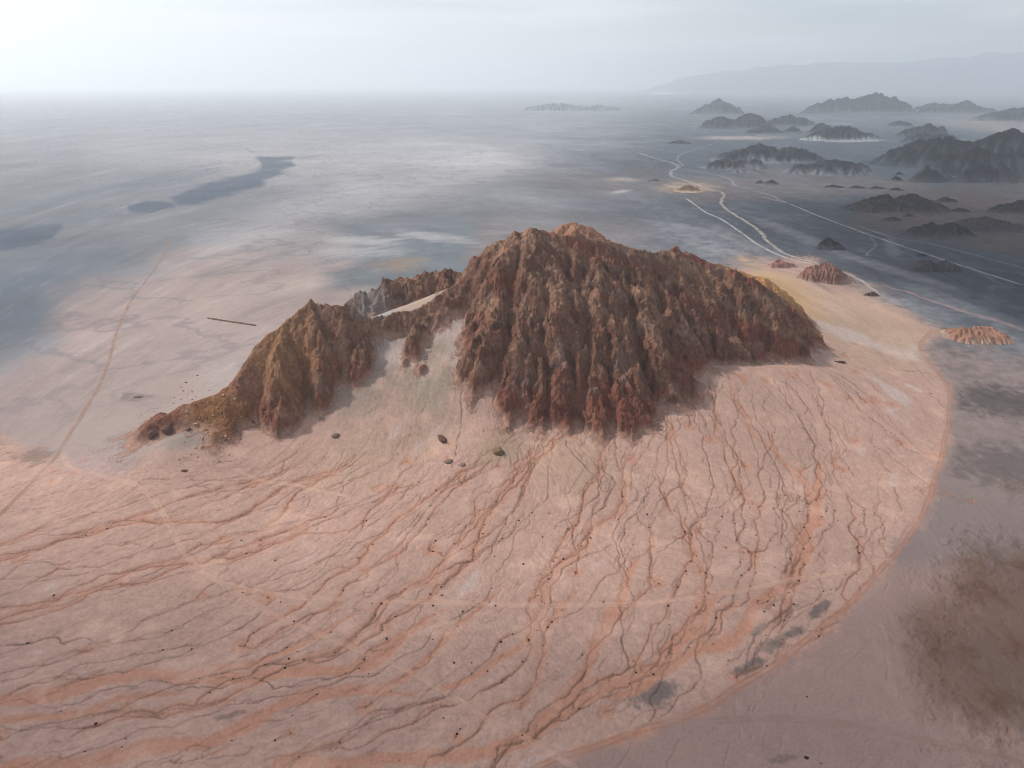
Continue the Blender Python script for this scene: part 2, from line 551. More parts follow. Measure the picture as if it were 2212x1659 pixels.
# beaten tracks flatten what they cross
TRACKS = [  # (name, label, points in the picture, half width in m, tint, ground level, ruts)
    ('dirt_track', 'ochre dirt track crossing the pale plain left of the mountain from the lower left edge', [(-40, 1150), (0, 1113), (60, 1050), (110, 1000), (135, 965), (165, 915), (205, 850), (235, 780), (258, 700), (290, 640), (335, 580), (356, 545), (370, 515)], 3.2, (150, 112, 90), True),
    ('dirt_track', 'pale dirt track curving round the left tail of the mountain and across the fan below it', [(135, 965), (140, 995), (165, 1015), (220, 1027), (270, 1040), (320, 1070), (360, 1120), (390, 1180), (430, 1230), (490, 1262), (600, 1285), (720, 1292), (880, 1300), (1040, 1304), (1240, 1308), (1400, 1301), (1560, 1283), (1700, 1255), (1850, 1228), (1925, 1203)], 3.0, (204, 166, 142), True),
    ('dirt_track', 'straight twin-rutted dirt track running diagonally down the fan to the bottom edge', [(490, 1265), (560, 1310), (630, 1345), (760, 1395), (860, 1440), (970, 1500), (1050, 1550), (1140, 1595), (1230, 1650), (1290, 1690)], 2.6, (202, 162, 138), True),
    ('dirt_track', 'broad rutted dirt track following the outer right rim of the fan', [(2015, 712), (1988, 742), (2000, 775), (2035, 815), (2050, 850), (2050, 900), (2030, 1000), (1993, 1110), (1930, 1200), (1800, 1335), (1650, 1450), (1500, 1540), (1350, 1588), (1200, 1640), (1100, 1690)], 4.0, (172, 126, 106), True),
    ('dirt_track', 'faint twin track across the mauve flat in the lower right corner', [(1500, 1560), (1600, 1553), (1700, 1552), (1800, 1560), (1900, 1578), (2000, 1600), (2100, 1622), (2230, 1645)], 3.4, (134, 102, 92), True),
    ('dirt_track', 'short faint track running down beside the dark stony rise at lower right', [(1918, 1330), (1925, 1400), (1940, 1470), (1975, 1560)], 1.6, (140, 104, 90), True),
    ('dirt_track', 'pale track leaving the ochre scree and crossing the sand below the left crag', [(480, 1000), (560, 1035), (650, 1050), (740, 1068), (760, 1085)], 2.4, (206, 172, 146), True),
]

def ground_hit(px, py):
    z = 0.0
    for _ in range(6):
        x, y = on_plane(px, py, z)
        z = float(SAND.at(np.array([x]), np.array([y]))[0]) if -1190 < x < 1390 and 205 < y < 2090 else 0.0
    return x, y

track_mask = np.zeros_like(count)
track_lines = []
for name, label, pts, half, tint, ruts in TRACKS:
    p = densify(spline([ground_hit(px, py) for px, py in pts], 10), 2.5)
    n = np.arange(len(p)) * 2.5
    t = np.gradient(p, axis=0); t /= np.hypot(t[:, 0], t[:, 1])[:, None] + 1e-9
    off = 2.5 * fbm(n / 60, n * 0 + half, 2, 40)
    p = p + np.stack([-t[:, 1], t[:, 0]], 1) * off[:, None]
    track_lines.append(p)
    stamp(track_mask, [(x, y, half * 1.5) for x, y in p], half)

ripples = fbm((FX * FVY - FY * FVX) / 9, (FX * FVX + FY * FVY) / 70, 3, 77)
relief = -.75 * thin - .35 * rills - 0.8 * blur(wash, 2) + 0.35 * ripples + 0.4 * fbm(FX / 14, FY / 14, 3, 9)
relief *= (1 - 0.85 * np.clip(blur(track_mask, 2), 0, 1))
fan_edge = FAN.inside(FX, FY, 60)
relief = (relief * fan_edge).astype(f32)

def ground_z(x, y):
    x = np.asarray(x, f32); y = np.asarray(y, f32)
    in_s = (x > SAND.x0) & (x < SAND.x0 + 4 * 650) & (y > SAND.y0) & (y < SAND.y0 + 4 * 475)
    in_f = (x > FAN.x0) & (x < FAN.x0 + 1900) & (y > FAN.y0) & (y < FAN.y0 + 1150)
    return np.where(in_s, SAND.at(x, y), 0) + np.where(in_f, FAN.at(x, y, relief), 0)

# ------------------------------------------------------------------ the mountain
RK = Raster(-620, 720, 2.0, 701, 391)
RX, RY = RK.grid()
def spur(pts, Y0, s=.9, level=40.0, k=1.12):
    Y1 = on_plane(*pts[-1], level)[1]
    p0, p1 = pts[0][1], pts[-1][1]
    line = [R(px, py, Y0 + (Y1 - Y0) * (py - p0) / (p1 - p0), s) for px, py in pts]
    a, b = line[0], line[-1]
    s = max(s, k * (a[2] - b[2]) / max(math.hypot(a[0] - b[0], a[1] - b[1]), 1))     # steep enough to end at its toe
    return [(x, y, z, s) for x, y, z, _ in line]

rock_lines = [
    # crest, from the saddle to the right-hand tip
    [R(1000, 603, 1085, .95), R(1025, 570, 1100, .95), R(1060, 530, 1115, .9), R(1110, 506, 1125, .82), R(1150, 499, 1130, .8), R(1190, 505, 1135, .8),
     R(1240, 512, 1140, .8), R(1290, 520, 1150, .82), R(1340, 528, 1165, .82), R(1390, 545, 1180, .82), R(1430, 546, 1200, .85), R(1462, 535, 1215, .9),
     R(1500, 555, 1225, .85), R(1550, 575, 1225, .85), R(1590, 590, 1215, .9), R(1620, 600, 1210, .9), R(1660, 622, 1215, .85), R(1690, 645, 1230, .8),
     R(1718, 672, 1262, .75), R(1740, 692, 1300, .8), R(1780, 703, 1342, .55)],
    # the lit summit behind it and the low golden spurs on the far right side
    [R(1193, 508, 1275, .9), R(1215, 487, 1290, .9), R(1243, 482, 1300, .85), R(1275, 494, 1305, .85), R(1300, 512, 1310, .9), R(1335, 532, 1320, .9)],
    [R(1243, 484, 1300, .85), R(1240, 512, 1140, .8)],
    [R(1480, 545, 1260, .8), R(1540, 568, 1300, .8), R(1600, 585, 1310, .8), R(1660, 607, 1320, .8), R(1695, 630, 1345, .85), R(1712, 643, 1370, .9)],
    # saddle and left crag
    [R(1000, 603, 1085, 1.0), R(965, 630, 1065, 1.2), R(930, 653, 1050, 1.35), R(890, 670, 1042, 1.4), R(850, 676, 1036, 1.4), R(800, 682, 1025, 1.4),
     R(772, 680, 1020, 1.15), R(760, 668, 1018, 1.2), R(735, 664, 1018, 1.2), R(705, 660, 1018, 1.2), R(672, 653, 1020, 1.2), R(648, 672, 1005, 1.2),
     R(610, 697, 985, 1.2), R(575, 724, 965, 1.2), R(545, 757, 945, 1.2), R(522, 785, 928, 1.2), R(517, 812, 918, 1.0), R(470, 845, 900, .62),
     R(430, 862, 890, .52), R(385, 890, 875, .5)],
    [R(385, 890, 875, .6), R(345, 905, 862, .9), R(318, 918, 852, .9), R(308, 950, 838, .6), R(290, 975, 815, .5), R(266, 992, 800, .5)],
    [R(345, 950, 842, .5), R(330, 985, 815, .5), R(285, 1005, 793, .5)],
    spur([(452, 852), (440, 920), (412, 990)], 896, .55, 38),
    spur([(505, 828), (505, 900), (480, 968)], 915, .7, 40),
    # grey spur behind the saddle
    [R(772, 672, 1150, .75), R(800, 648, 1165, .8), R(840, 620, 1180, .8), R(880, 614, 1190, .75), R(930, 610, 1195, .75), R(972, 606, 1200, .7), R(1040, 580, 1180, .7)],
    # crag buttresses
    [R(672, 655, 1020, 1.2), R(690, 740, 968, 1.15), R(698, 810, 928, 1.2), R(685, 870, 896, 1.2), R(640, 915, 880, 1.0)],
    [R(610, 700, 985, 1.2), R(605, 790, 925, 1.1), R(595, 870, 888, 1.0), R(600, 935, 862, .9)],
    [R(735, 668, 1016, 1.2), R(742, 695, 1000, 1.2), R(738, 740, 978, 1.2), R(712, 790, 950, 1.1)],
    # spurs of the front face: those on the right half run down to the right, those on the left half to the left
    spur([(1030, 568), (1005, 650), (985, 730), (968, 775)], 1100, 1.0, 100),
    spur([(1110, 506), (1080, 600), (1030, 700), (995, 775), (968, 830), (985, 885)], 1120, .85, 48, .95),
    spur([(1150, 500), (1130, 600), (1085, 700), (1050, 780), (1020, 860), (1000, 925)], 1126, .85, 42, .98),
    spur([(1098, 700), (1105, 790), (1102, 860), (1080, 955)], 1006, .9),
    spur([(1195, 506), (1195, 610), (1175, 710), (1150, 800), (1160, 880), (1160, 930)], 1135, .8),
    spur([(1240, 512), (1262, 610), (1240, 700), (1225, 760), (1210, 820)], 1140, .9, 90),
    spur([(1300, 522), (1330, 610), (1310, 690), (1285, 747), (1292, 850), (1300, 918)], 1155, .85),
    spur([(1285, 747), (1345, 830), (1392, 880)], 1027, .95),
    spur([(1285, 747), (1252, 850), (1243, 925)], 1027, .95),
    spur([(1330, 610), (1390, 700), (1425, 790), (1440, 860)], 1105, .85),
    spur([(1390, 545), (1430, 640), (1490, 730), (1500, 800)], 1180, .8, 70),
    spur([(1490, 730), (1450, 800), (1470, 842)], 1075, .9),
    spur([(1462, 537), (1510, 620), (1560, 700), (1590, 770), (1607, 805)], 1215, .85),
    spur([(1560, 700), (1545, 770), (1555, 812)], 1110, 1.0),
    spur([(1590, 592), (1632, 680), (1683, 750), (1716, 797)], 1212, .85),
    spur([(1632, 680), (1640, 740), (1655, 795)], 1150, .95),
    spur([(1660, 622), (1702, 690), (1742, 745), (1757, 780)], 1218, .75),
    # loose red teeth in the bowl
    [R(905, 705, 1015, 1.1), R(895, 750, 990, 1.1)], [R(930, 735, 1005, 1.0), R(918, 800, 962, 1.0), R(910, 825, 948, 1.0)],
    [R(868, 785, 968, 1.1), R(872, 812, 952, 1.1)],
]
crest_d = np.full(RX.shape, 1e9, f32)
for ln in rock_lines[:6]:
    crest_d = np.minimum(crest_d, poly_distance(np.array(ln)[:, :2], RX, RY, closed=False))
calm_crest = .22 + .78 * smooth(4, 55, crest_d)         # the skyline keeps its surveyed shape
wx = RX + calm_crest * 16 * fbm(RX / 70, RY / 70, 3, 61) + 5 * fbm(RX / 15, RY / 15, 2, 64)
wy = RY + calm_crest * 16 * fbm(RX / 70, RY / 70, 3, 62) + 5 * fbm(RX / 15, RY / 15, 2, 65)
rock_lines[0] = [(x, y, z, sl * 1.3) for x, y, z, sl in rock_lines[0]]
rock_lines = [[(x, y, z + (3 if q > 8 else 0) + 9 * float(smooth(-430, -470, x)), sl) for x, y, z, sl in ln] for q, ln in enumerate(rock_lines)]
rock = tents(wx, wy, rock_lines)
sand_on_rk = SAND.at(RX, RY)
rock = np.maximum(rock, 0)
def blocks(X, Y, size, seed):
    """broken slabs: every block of rock is a plane with a tilt and a step of its own"""
    X, Y = X / size, Y / size
    best = np.full(X.shape, 9e9, f32); out = np.zeros(X.shape, f32)
    cx, cy = np.floor(X).astype(np.int64), np.floor(Y).astype(np.int64)
    for di in (-1, 0, 1):
        for dj in (-1, 0, 1):
            i, j = cx + di, cy + dj
            h = (i * 374761393 + j * 668265263 + seed * 1442695041) & 0xFFFFFFFF
            h = ((h ^ (h >> 13)) * 1274126177) & 0xFFFFFFFF
            r = [(((h >> (5 * k)) & 255) / 255.0).astype(f32) for k in range(5)]
            dx, dy = X - (i + .15 + .7 * r[0]), Y - (j + .15 + .7 * r[1])
            d = dx * dx + dy * dy
            m = d < best
            best = np.where(m, d, best)
            out = np.where(m, (r[2] - .5) + 1.6 * (r[3] - .5) * dx + 1.6 * (r[4] - .5) * dy, out)
    return out.astype(f32)
rock += calm_crest * (9.0 * fbm(RX / 80, RY / 80, 3, 70) + 10.0 * blur(blocks(wx, wy, 48, 75), 1))
# a few dominant ribs fan out from the summit: down to the left on the left, down to the right on the right
th_ = np.radians(-38 + 78 * smooth(-150, 420, RX))
rib = fbm((RX * np.cos(th_) + RY * np.sin(th_)) / 120 + .5 * fbm(RX / 110, RY / 110, 2, 98), (-RX * np.sin(th_) + RY * np.cos(th_)) / 330, 1, 99, ridged=True)
rock += calm_crest * 9.0 * rib * smooth(45, 110, rock)
rock -= 8.0 * smooth(130, 60, rock)
# rain cuts wide valleys first, then narrower gullies
R4 = Raster(-620, 720, 4.0, 351, 196)
R8 = Raster(-620, 720, 8.0, 176, 98)
r8 = rock[::4, ::4].copy()
e8, _ = erode(r8, 8.0, 24, K=0.42, inner=5, talus=1.2)
d8 = e8 - r8
d8 = d8 - .9 * blur(d8, 4)
rock = rock + .42 * R8.at(RX, RY, np.minimum(d8, 4)) * calm_crest      # valleys and ribs, no loss of bulk
rock += 1.6 * fbm(RX / 22, RY / 22, 3, 71)
r4 = rock[::2, ::2].copy()
e4, _ = erode(r4, 4.0, 9, K=0.2, inner=6, talus=1.2)
d4 = e4 - r4
d4 = d4 - .9 * blur(d4, 5)
rock = rock + .4 * R4.at(RX, RY, np.minimum(d4, 2)) * calm_crest

CELL = 1.0
MT = Raster(-600, 740, CELL, 1341, 741)
MX, MY = MT.grid()
rk = RK.at(MX, MY, rock)
rel = rk - SAND.at(MX, MY)
hard = smooth(0, 14, rel)
gy_, gx_ = np.gradient(rk, CELL)
slope = np.hypot(gx_, gy_)
mwx, mwy = MX + 6 * fbm(MX / 30, MY / 30, 2, 78), MY + 6 * fbm(MX / 30, MY / 30, 2, 79)
crag = fbm(mwx / 26, mwy / 26, 5, 81, gain=0.62, ridged=True)
crag2 = fbm((mwx + .6 * mwy) / 9, (mwy - .6 * mwx) / 16, 3, 85, gain=0.6, ridged=True)
crag3 = fbm(mwx / 4.5, mwy / 4.5, 2, 88, ridged=True)
strata = np.abs(((rk + 0.55 * MX + 6 * fbm(MX / 40, MY / 40, 3, 90)) / 9.0) % 1.0 - 0.5) * 2
slabs = box_blur(3.6 * blocks(mwx + .3 * mwy, mwy, 21, 76) + 2.6 * blocks(mwx, mwy + .4 * mwx, 8.5, 77), 1)
joints = -fbm((mwx - .5 * mwy) / 19, (mwy + .5 * mwx) / 27, 4, 93, gain=.6, ridged=True)
bed = (rk + .42 * MX - .25 * MY + 9 * fbm(MX / 60, MY / 60, 3, 90)) / 17.0        # tilted beds: benches and small cliffs
saw = bed % 1.0
ledge = (smooth(0, .7, saw) - saw) * 17.0 * smooth(-.15, .35, fbm(MX / 85, MY / 85, 2, 96))
rk = rk + hard * (4.5 * crag + 4.5 * joints + .55 * ledge + 2.4 * crag2 + 2.0 * crag3 + 1.2 * slabs) * (.3 + .7 * RK.at(MX, MY, calm_crest)) * (0.5 + 0.6 * np.clip(slope, 0, 1.3))
# scree tail at the left stays loose: smoother
tail = smooth(-330, -380, MX)
rk = rk * (1 - 0.6 * tail) + (RK.at(MX, MY, blur(rock, 2)) + 0.8 * crag2) * 0.6 * tail

rk_raw = rk
sd = SAND.at(MX, MY)
hh = np.clip(.5 + .5 * (rk - sd) / 7.0, 0, 1)
rk = np.where(rk > sd - 7, sd + (rk - sd) * hh + 7.0 * hh * (1 - hh) * .5, rk)      # talus heaps against the rock

# ------------------------------------------------------------------ rock tints
U, V = project(MX, MY, rk)
brown, tan_, red, grey = lin(114, 82, 68), lin(148, 114, 94), lin(118, 68, 55), lin(128, 114, 105)
n1, n2, n3 = fbm(MX / 90, MY / 90, 3, 101), fbm(MX / 30, MY / 30, 4, 102), fbm(MX / 120 + rk / 60, MY / 120, 3, 103)
c = np.broadcast_to(brown, (*rk.shape, 3)).copy()
def mix(c, col, a):
    return c + (np.asarray(col, f32) - c) * a[..., None]
c = mix(c, tan_, smooth(-.05, .35, n1 + .5 * n2) * .75)
lowness = smooth(150, 55, rk)
c = mix(c, red, smooth(-.15, .3, n3 + .6 * n2 + .55 * lowness - .25) * .75)
c = mix(c, grey, smooth(.15, .45, n2 - .3 * n1) * .45)
bands = fbm(bed * .9, bed * 0 + 3.3, 4, 97, gain=.65)
c = mix(c, lin(150, 122, 98), smooth(.12, .4, bands) * .45)
c = mix(c, lin(88, 54, 44), smooth(.12, .4, -bands) * .5)
c = mix(c, lin(70, 54, 48), smooth(.05, .4, fbm(MX / 16, MY / 16, 4, 107)) * .6)
# ochre scree on the left, bleached grey behind the saddle, golden on the far right
def ell(U, V, cx, cy, rx, ry, ang=0.0, soft=.5, warp=0.0):
    ca, sa = cos(radians(ang)), sin(radians(ang))
    du, dv = U - cx, V - cy
    q = np.sqrt(((du * ca + dv * sa) / rx) ** 2 + ((-du * sa + dv * ca) / ry) ** 2) + warp
    return 1 - smooth(1 - soft, 1 + soft, q)
c = mix(c, lin(128, 90, 58), ell(U, V, 470, 905, 75, 75, -30, .5, .3 * n2) * .85)
c = mix(c, lin(120, 74, 52), ell(U, V, 480, 960, 90, 35, -30, .5, .5 * n2) * .7)
c = mix(c, lin(150, 112, 78), ell(U, V, 610, 760, 90, 110, -30, .6, .5 * n2) * .6)
c = mix(c, lin(140, 136, 134), ell(U, V, 800, 650, 40, 40, 0, .5, .5 * n2) * .6)
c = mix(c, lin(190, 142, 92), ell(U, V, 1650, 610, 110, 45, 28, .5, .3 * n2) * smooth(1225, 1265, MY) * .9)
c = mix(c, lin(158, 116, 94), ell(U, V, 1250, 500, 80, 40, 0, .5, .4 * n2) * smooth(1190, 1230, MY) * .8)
# dust settles at the foot
dust = 1 - smooth(0.5, 12, rk - SAND.at(MX, MY) + 4 * n2)
c = mix(c, lin(168, 138, 122), dust * .6)
Vt = np.stack([MX, MY, rk], -1).reshape(-1, 3)
keep = (rk > SAND.at(MX, MY) - 2.5).ravel()
faces_all = grid_faces(MT.ny, MT.nx)
region = np.zeros(rk.shape, np.int8)
region[(ell(U, V, 470, 905, 85, 85, -30, .3, .5 * n2) > .5)] = 1
region[(MY > 1150 + 25 * n2) & (U < 985)] = 2
region[(MY > 1222 + 15 * n2) & (U > 1180) & (U < 1345)] = 3
region = region.ravel()[faces_all[:, 0]]
mountain = None
for k, (name, label) in enumerate([('mountain', 'craggy brown desert mountain rising alone from the pink alluvial fan'),
                                   ('scree_slope', 'ochre boulder-strewn scree on the left tail of the mountain'),
                                   ('rear_spur', 'grey and red spur standing behind the saddle'),
                                   ('rear_summit', 'sunlit orange summit behind the crest')]):
    v, f, cc = keep_faces(Vt, faces_all[region == k], keep, c.reshape(-1, 3))
    o = mesh_object(name, v, f, MAT_ROCK, cc, parent=mountain)
    o['label'] = label
    if mountain is None:
        mountain = tag(o, label, 'mountain', kind='structure')

# ------------------------------------------------------------------ the ground, one sheet out to the horizon
az = np.concatenate([np.linspace(-pi, -0.96, 60, endpoint=False), np.linspace(-0.96, 0.96, 1900), np.linspace(0.96, pi, 60, endpoint=False)[1:]])
rr = [4.0, 40, 90, 140, 180, 215, 240]
while rr[-1] < 95000:
    r = rr[-1]
    d2 = r * r + CAM_H ** 2
    rr.append(r + 0.75 * d2 / (683 * CAM_H))
rr = np.array(rr)
AZ, RR = np.meshgrid(az.astype(f32), rr.astype(f32))
GX, GY = RR * np.sin(AZ), RR * np.cos(AZ)
GZ = ground_z(GX, GY)
LR = np.log(RR)
GZ = GZ + (0.35 * fbm(GX / 60, GY / 60, 3, 130) * smooth(150, 400, RR)).astype(f32)
U, V = project(GX, GY, GZ)
front = GY > 50
U = np.where(front, U, -3000); V = np.where(front, V, 4000)

# streaks drawn out by the wind and sheet-wash across the plain, patches, fine speckle
far = smooth(900, 1600, RR)
LS = LR + 1.5 * (AZ + .05) ** 2 + .05 * fbm(AZ * 4, LR * 3, 2, 139)
st1 = fbm(AZ * 6 + 3, LS * 16, 5, 140)
st2 = fbm(AZ * 17, LS * 48, 5, 146, gain=.6)
st3 = fbm(AZ * 24, LS * 120, 4, 149, gain=.6)
pat = fbm(GX / 160, GY / 160, 5, 150)
pw = fbm(GX / 520, GY / 520, 8, 143, gain=.62) * smooth(16000, 4000, RR)
rw = fbm(GX / 420 + .4 * pw, GY / 420, 5, 144) 
pf = fbm(GX / 16, GY / 16, 5, 152, gain=.62)
pat2 = fbm(AZ * 9, LR * 12, 4, 155)
warp = .35 * pat2 + .25 * st1
G = np.broadcast_to(lin(138, 139, 146), (*GX.shape, 3)).copy()

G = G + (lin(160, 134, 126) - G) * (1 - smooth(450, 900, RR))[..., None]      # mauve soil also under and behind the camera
FANMASK = np.zeros(GX.shape, f32)

def zone(poly, col, a, feather=30, wamp=60, mark=False):
    global G
    p = np.array(poly, f32)
    m = 4 * feather + 120
    sel = (U > p[:, 0].min() - m) & (U < p[:, 0].max() + m) & (V > p[:, 1].min() - m) & (V < p[:, 1].max() + m)
    if not sel.any():
        return
    d = poly_distance(p, U[sel], V[sel]) + wamp * (warp[sel] + .5 * pw[sel]) + (22 * pat[sel] + 22 * pf[sel] if mark else 0)
    k = (1 - smooth(-feather, feather, d)) * a
    G[sel] = G[sel] + (np.asarray(col, f32) - G[sel]) * k[:, None]
    if mark:
        FANMASK[sel] = k

def spot(cx, cy, rx, ry, ang, col, a, soft=.5, w=1.0):
    global G
    m = max(rx, ry) * 2 + 30
    sel = (np.abs(U - cx) < m) & (np.abs(V - cy) < m)
    if sel.any():
        k = ell(U[sel], V[sel], cx, cy, rx, ry, ang, soft, w * (warp[sel] + np.where(V[sel] < 700, .9 * st2[sel], 1.3 * pf[sel]))) * a
        G[sel] = G[sel] + (np.asarray(col, f32) - G[sel]) * k[:, None]

PINK, PALE, MAUVE, SLATE = lin(194, 159, 145), lin(196, 178, 172), lin(140, 122, 120), lin(92, 98, 106)
# wide belts of the plain, far to near
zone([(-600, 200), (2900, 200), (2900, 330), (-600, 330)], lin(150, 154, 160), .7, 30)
zone([(1450, 205), (2900, 205), (2900, 700), (2250, 720), (1700, 560), (1350, 470), (1250, 380)], lin(60, 73, 86), .95, 130, 160)
zone([(1450, 430), (1800, 420), (2900, 640), (2900, 800), (2212, 700), (1900, 610), (1600, 540)], lin(48, 59, 72), .85, 40)
zone([(1900, 400), (2900, 400), (2900, 540), (2250, 560), (1850, 480)], lin(86, 72, 68), .9, 25)
zone([(1200, 385), (1700, 370), (2000, 400), (1800, 425), (1300, 425)], lin(128, 116, 114), .6, 25)
zone([(-600, 330), (400, 380), (700, 480), (650, 600), (400, 700), (-600, 800)], lin(122, 126, 132), .7, 60)
zone([(200, 330), (600, 300), (1130, 330), (1000, 400), (700, 480), (450, 620), (420, 520), (700, 400)], lin(178, 175, 178), .8, 50)
zone([(330, 560), (560, 520), (760, 520), (760, 600), (400, 700)], lin(180, 165, 162), .7, 40)
zone([(-600, 500), (130, 540), (260, 520), (330, 560), (250, 640), (150, 720), (40, 790), (-600, 850)], lin(108, 116, 126), .8, 40)
zone([(120, 640), (420, 560), (730, 590), (1010, 600), (1010, 640), (700, 700), (560, 900), (300, 1060), (-600, 1160), (-600, 900), (-500, 850), (0, 800), (110, 740)], lin(178, 158, 152), .9, 50)
zone([(720, 480), (1060, 470), (1060, 640), (700, 620), (800, 560)], lin(104, 116, 124), .75, 30)
zone([(1040, 480), (1400, 500), (1300, 540), (1000, 560)], lin(150, 132, 126), .5, 30)
# outside the fan at right
zone([(1950, 720), (2050, 740), (2300, 800), (2900, 830), (2900, 1300), (1800, 1250), (1900, 900)], lin(146, 130, 126), .95, 30)
spot(2170, 870, 110, 30, 8, lin(76, 72, 72), .7); spot(2200, 1010, 150, 40, 5, lin(84, 78, 80), .55)
zone([(1700, 1200), (2300, 1230), (2900, 1250), (2900, 1900), (900, 1900), (1100, 1600), (1400, 1500), (1600, 1400)], lin(168, 141, 133), .95, 40, 60)
zone([(1960, 1330), (2030, 1280), (2100, 1180), (2200, 1210), (2900, 1250), (2900, 1600), (2130, 1570), (2010, 1520), (1970, 1430)], lin(116, 90, 75), .7, 50, 90)
# fan
zone([(560, 930), (640, 820), (900, 720), (1100, 640), (1500, 590), (1750, 560), (1890, 640), (2015, 715), (1985, 760), (2050, 840), (2055, 900), (2035, 1000), (1997, 1110), (1935, 1200),
      (1805, 1340), (1640, 1470), (1450, 1570), (1200, 1650), (900, 1900), (700, 2400), (-2500, 2400), (-2500, 930), (-700, 930), (0, 960), (120, 1000), (240, 1010)], PINK, 1.0, 22, 70, True)
zone([(1600, 560), (1700, 585), (1900, 640), (2010, 720), (1960, 800), (1830, 790), (1760, 700), (1650, 640)], lin(200, 172, 148), .7, 40, 30)
spot(1700, 640, 90, 34, 35, lin(206, 168, 120), .75)
# dark and pale patches out on the plain
DUSK = lin(66, 84, 106)
zone([(530, 318), (550, 333), (590, 343), (630, 345), (642, 358), (600, 378), (560, 398), (475, 423), (425, 440), (385, 443), (365, 428), (400, 413), (450, 393), (525, 378), (565, 363), (560, 343)], DUSK, .85, 5, 22)
zone([(275, 443), (320, 432), (370, 438), (380, 446), (330, 460), (280, 456)], DUSK, .85, 4, 16)
zone([(-200, 505), (0, 500), (135, 483), (110, 512), (60, 530), (-200, 560)], DUSK, .85, 6, 24)
zone([(-200, 600), (0, 590), (120, 560), (160, 600), (130, 660), (50, 720), (-200, 780)], lin(96, 108, 124), .5, 40, 60)
for a in [(100, 440, 120, 12, -14), (330, 390, 90, 10, -14), (230, 410, 80, 8, -16), (180, 470, 90, 14, -6), (420, 380, 50, 8, -16)]:
    spot(*a, lin(110, 120, 132), .6, .6, 1.2)
spot(760, 595, 60, 14, 0, lin(112, 122, 126), .8); spot(880, 605, 80, 12, 0, lin(112, 122, 126), .8)
spot(790, 520, 70, 10, 3, lin(190, 188, 188), .6, .6, 1.5); spot(930, 512, 90, 8, 8, lin(190, 188, 190), .6, .6, 1.5); spot(800, 545, 90, 10, 0, lin(190, 190, 192), .5, .6, 1.5)
spot(860, 570, 60, 14, -5, lin(160, 138, 116), .6)
spot(1060, 350, 80, 20, 5, lin(196, 190, 186), .6); spot(960, 330, 180, 30, 2, lin(186, 186, 192), .6)
spot(620, 620, 90, 20, -10, lin(206, 190, 182), .5)
spot(1345, 388, 40, 4, 0, lin(190, 178, 164), .6, .6, 1.0); spot(1342, 414, 24, 4, -6, lin(206, 198, 188), .7, .5, .8); spot(1480, 404, 60, 10, 0, lin(176, 152, 128), .7)
spot(1436, 201, 36, 1.6, 0, lin(240, 240, 240), 1, .2, .0)
spot(1600, 298, 90, 4, 0, lin(196, 176, 170), .6); spot(2150, 272, 130, 14, 4, lin(160, 150, 148), .6)
spot(1700, 575, 45, 12, 10, lin(196, 158, 148), .6); spot(1800, 610, 60, 18, 20, lin(170, 140, 132), .6)
spot(1930, 540, 14, 24, -40, lin(132, 132, 138), .6)
for a in [(1750, 520, 120, 10, 22), (1600, 520, 90, 12, 25), (1950, 590, 140, 8, 17), (2080, 660, 140, 12, 20), (2140, 690, 110, 8, 20)]:
    spot(*a, lin(128, 128, 134), .5, .6, .9)
for a in [(2000, 575, 90, 16, 14), (2120, 620, 90, 14, 16), (1800, 470, 80, 10, 15), (1880, 590, 60, 12, 20), (2190, 575, 80, 14, 12)]:
    spot(*a, lin(58, 62, 72), .6, .6, .9)
# sand below the left crag and in the bowl
spot(780, 800, 90, 110, 20, lin(150, 138, 126), .7, .5, .4); spot(930, 800, 60, 110, 8, lin(158, 148, 130), .75, .5, .4)
spot(850, 960, 150, 60, -15, lin(184, 158, 138), .6); spot(230, 985, 80, 40, -20, lin(164, 148, 146), .5); spot(380, 935, 45, 35, 0, lin(160, 146, 136), .8, .5, .3)
spot(480, 810, 50, 50, -40, lin(180, 170, 166), .5)
spot(1230, 990, 90, 70, 20, lin(190, 162, 138), .5, .7, 1.0)
spot(1075, 968, 45, 30, -30, lin(150, 136, 100), .4, .6, .4)
spot(880, 660, 90, 30, -20, lin(196, 170, 150), .7); spot(830, 665, 30, 26, -30, lin(170, 172, 178), .7)
# dark grey scrub-stained flats by the rim track
for a in [(1690, 1330, 26, 10, -35), (1680, 1385, 50, 12, -32), (1770, 1315, 28, 10, -30), (1620, 1440, 40, 12, -32), (1420, 1500, 45, 22, -20), (1640, 1360, 20, 8, -35)]:
    spot(*a, lin(108, 102, 100), .8, .5, 1.1)
for a in [(500, 1545, 30, 5, -15), (450, 1610, 34, 7, -12), (80, 985, 40, 14, -10), (290, 857, 26, 9, 0), (1690, 1640, 40, 8, -10), (310, 1540, 60, 6, 4)]:
    spot(*a, lin(120, 104, 94), .6, .5, 1.0)

# broad mottling
G *= 0.70
G *= (1 + 0.13 * st1 * far + 0.08 * st2 * far + .08 * st3 * far + .42 * pw * far + .28 * st2 * smooth(5000, 11000, RR) + 0.10 * pat * (1 - far))[..., None]
streak_pale = smooth(.15, .6, .6 * st2 + .8 * st1) * far * .10
crisp = smooth(.22, .34, .7 * st3 + .5 * st2) * far
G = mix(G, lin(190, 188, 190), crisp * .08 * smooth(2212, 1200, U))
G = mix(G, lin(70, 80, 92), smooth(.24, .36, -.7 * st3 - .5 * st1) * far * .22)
rill_n = fbm(AZ * 11 + .3 * st2, LS * 42, 4, 161)
G = mix(G, lin(84, 92, 104), smooth(.93, .99, 1 - np.abs(rill_n)) * far * .14 * (1 - FANMASK))
G = mix(G, lin(86, 90, 98), smooth(.95, .995, 1 - np.abs(rw)) * far * smooth(9000, 4000, RR) * .35 * (1 - FANMASK))
rough_ground = fbm(AZ * 60, LR * 55, 5, 158, gain=.6)
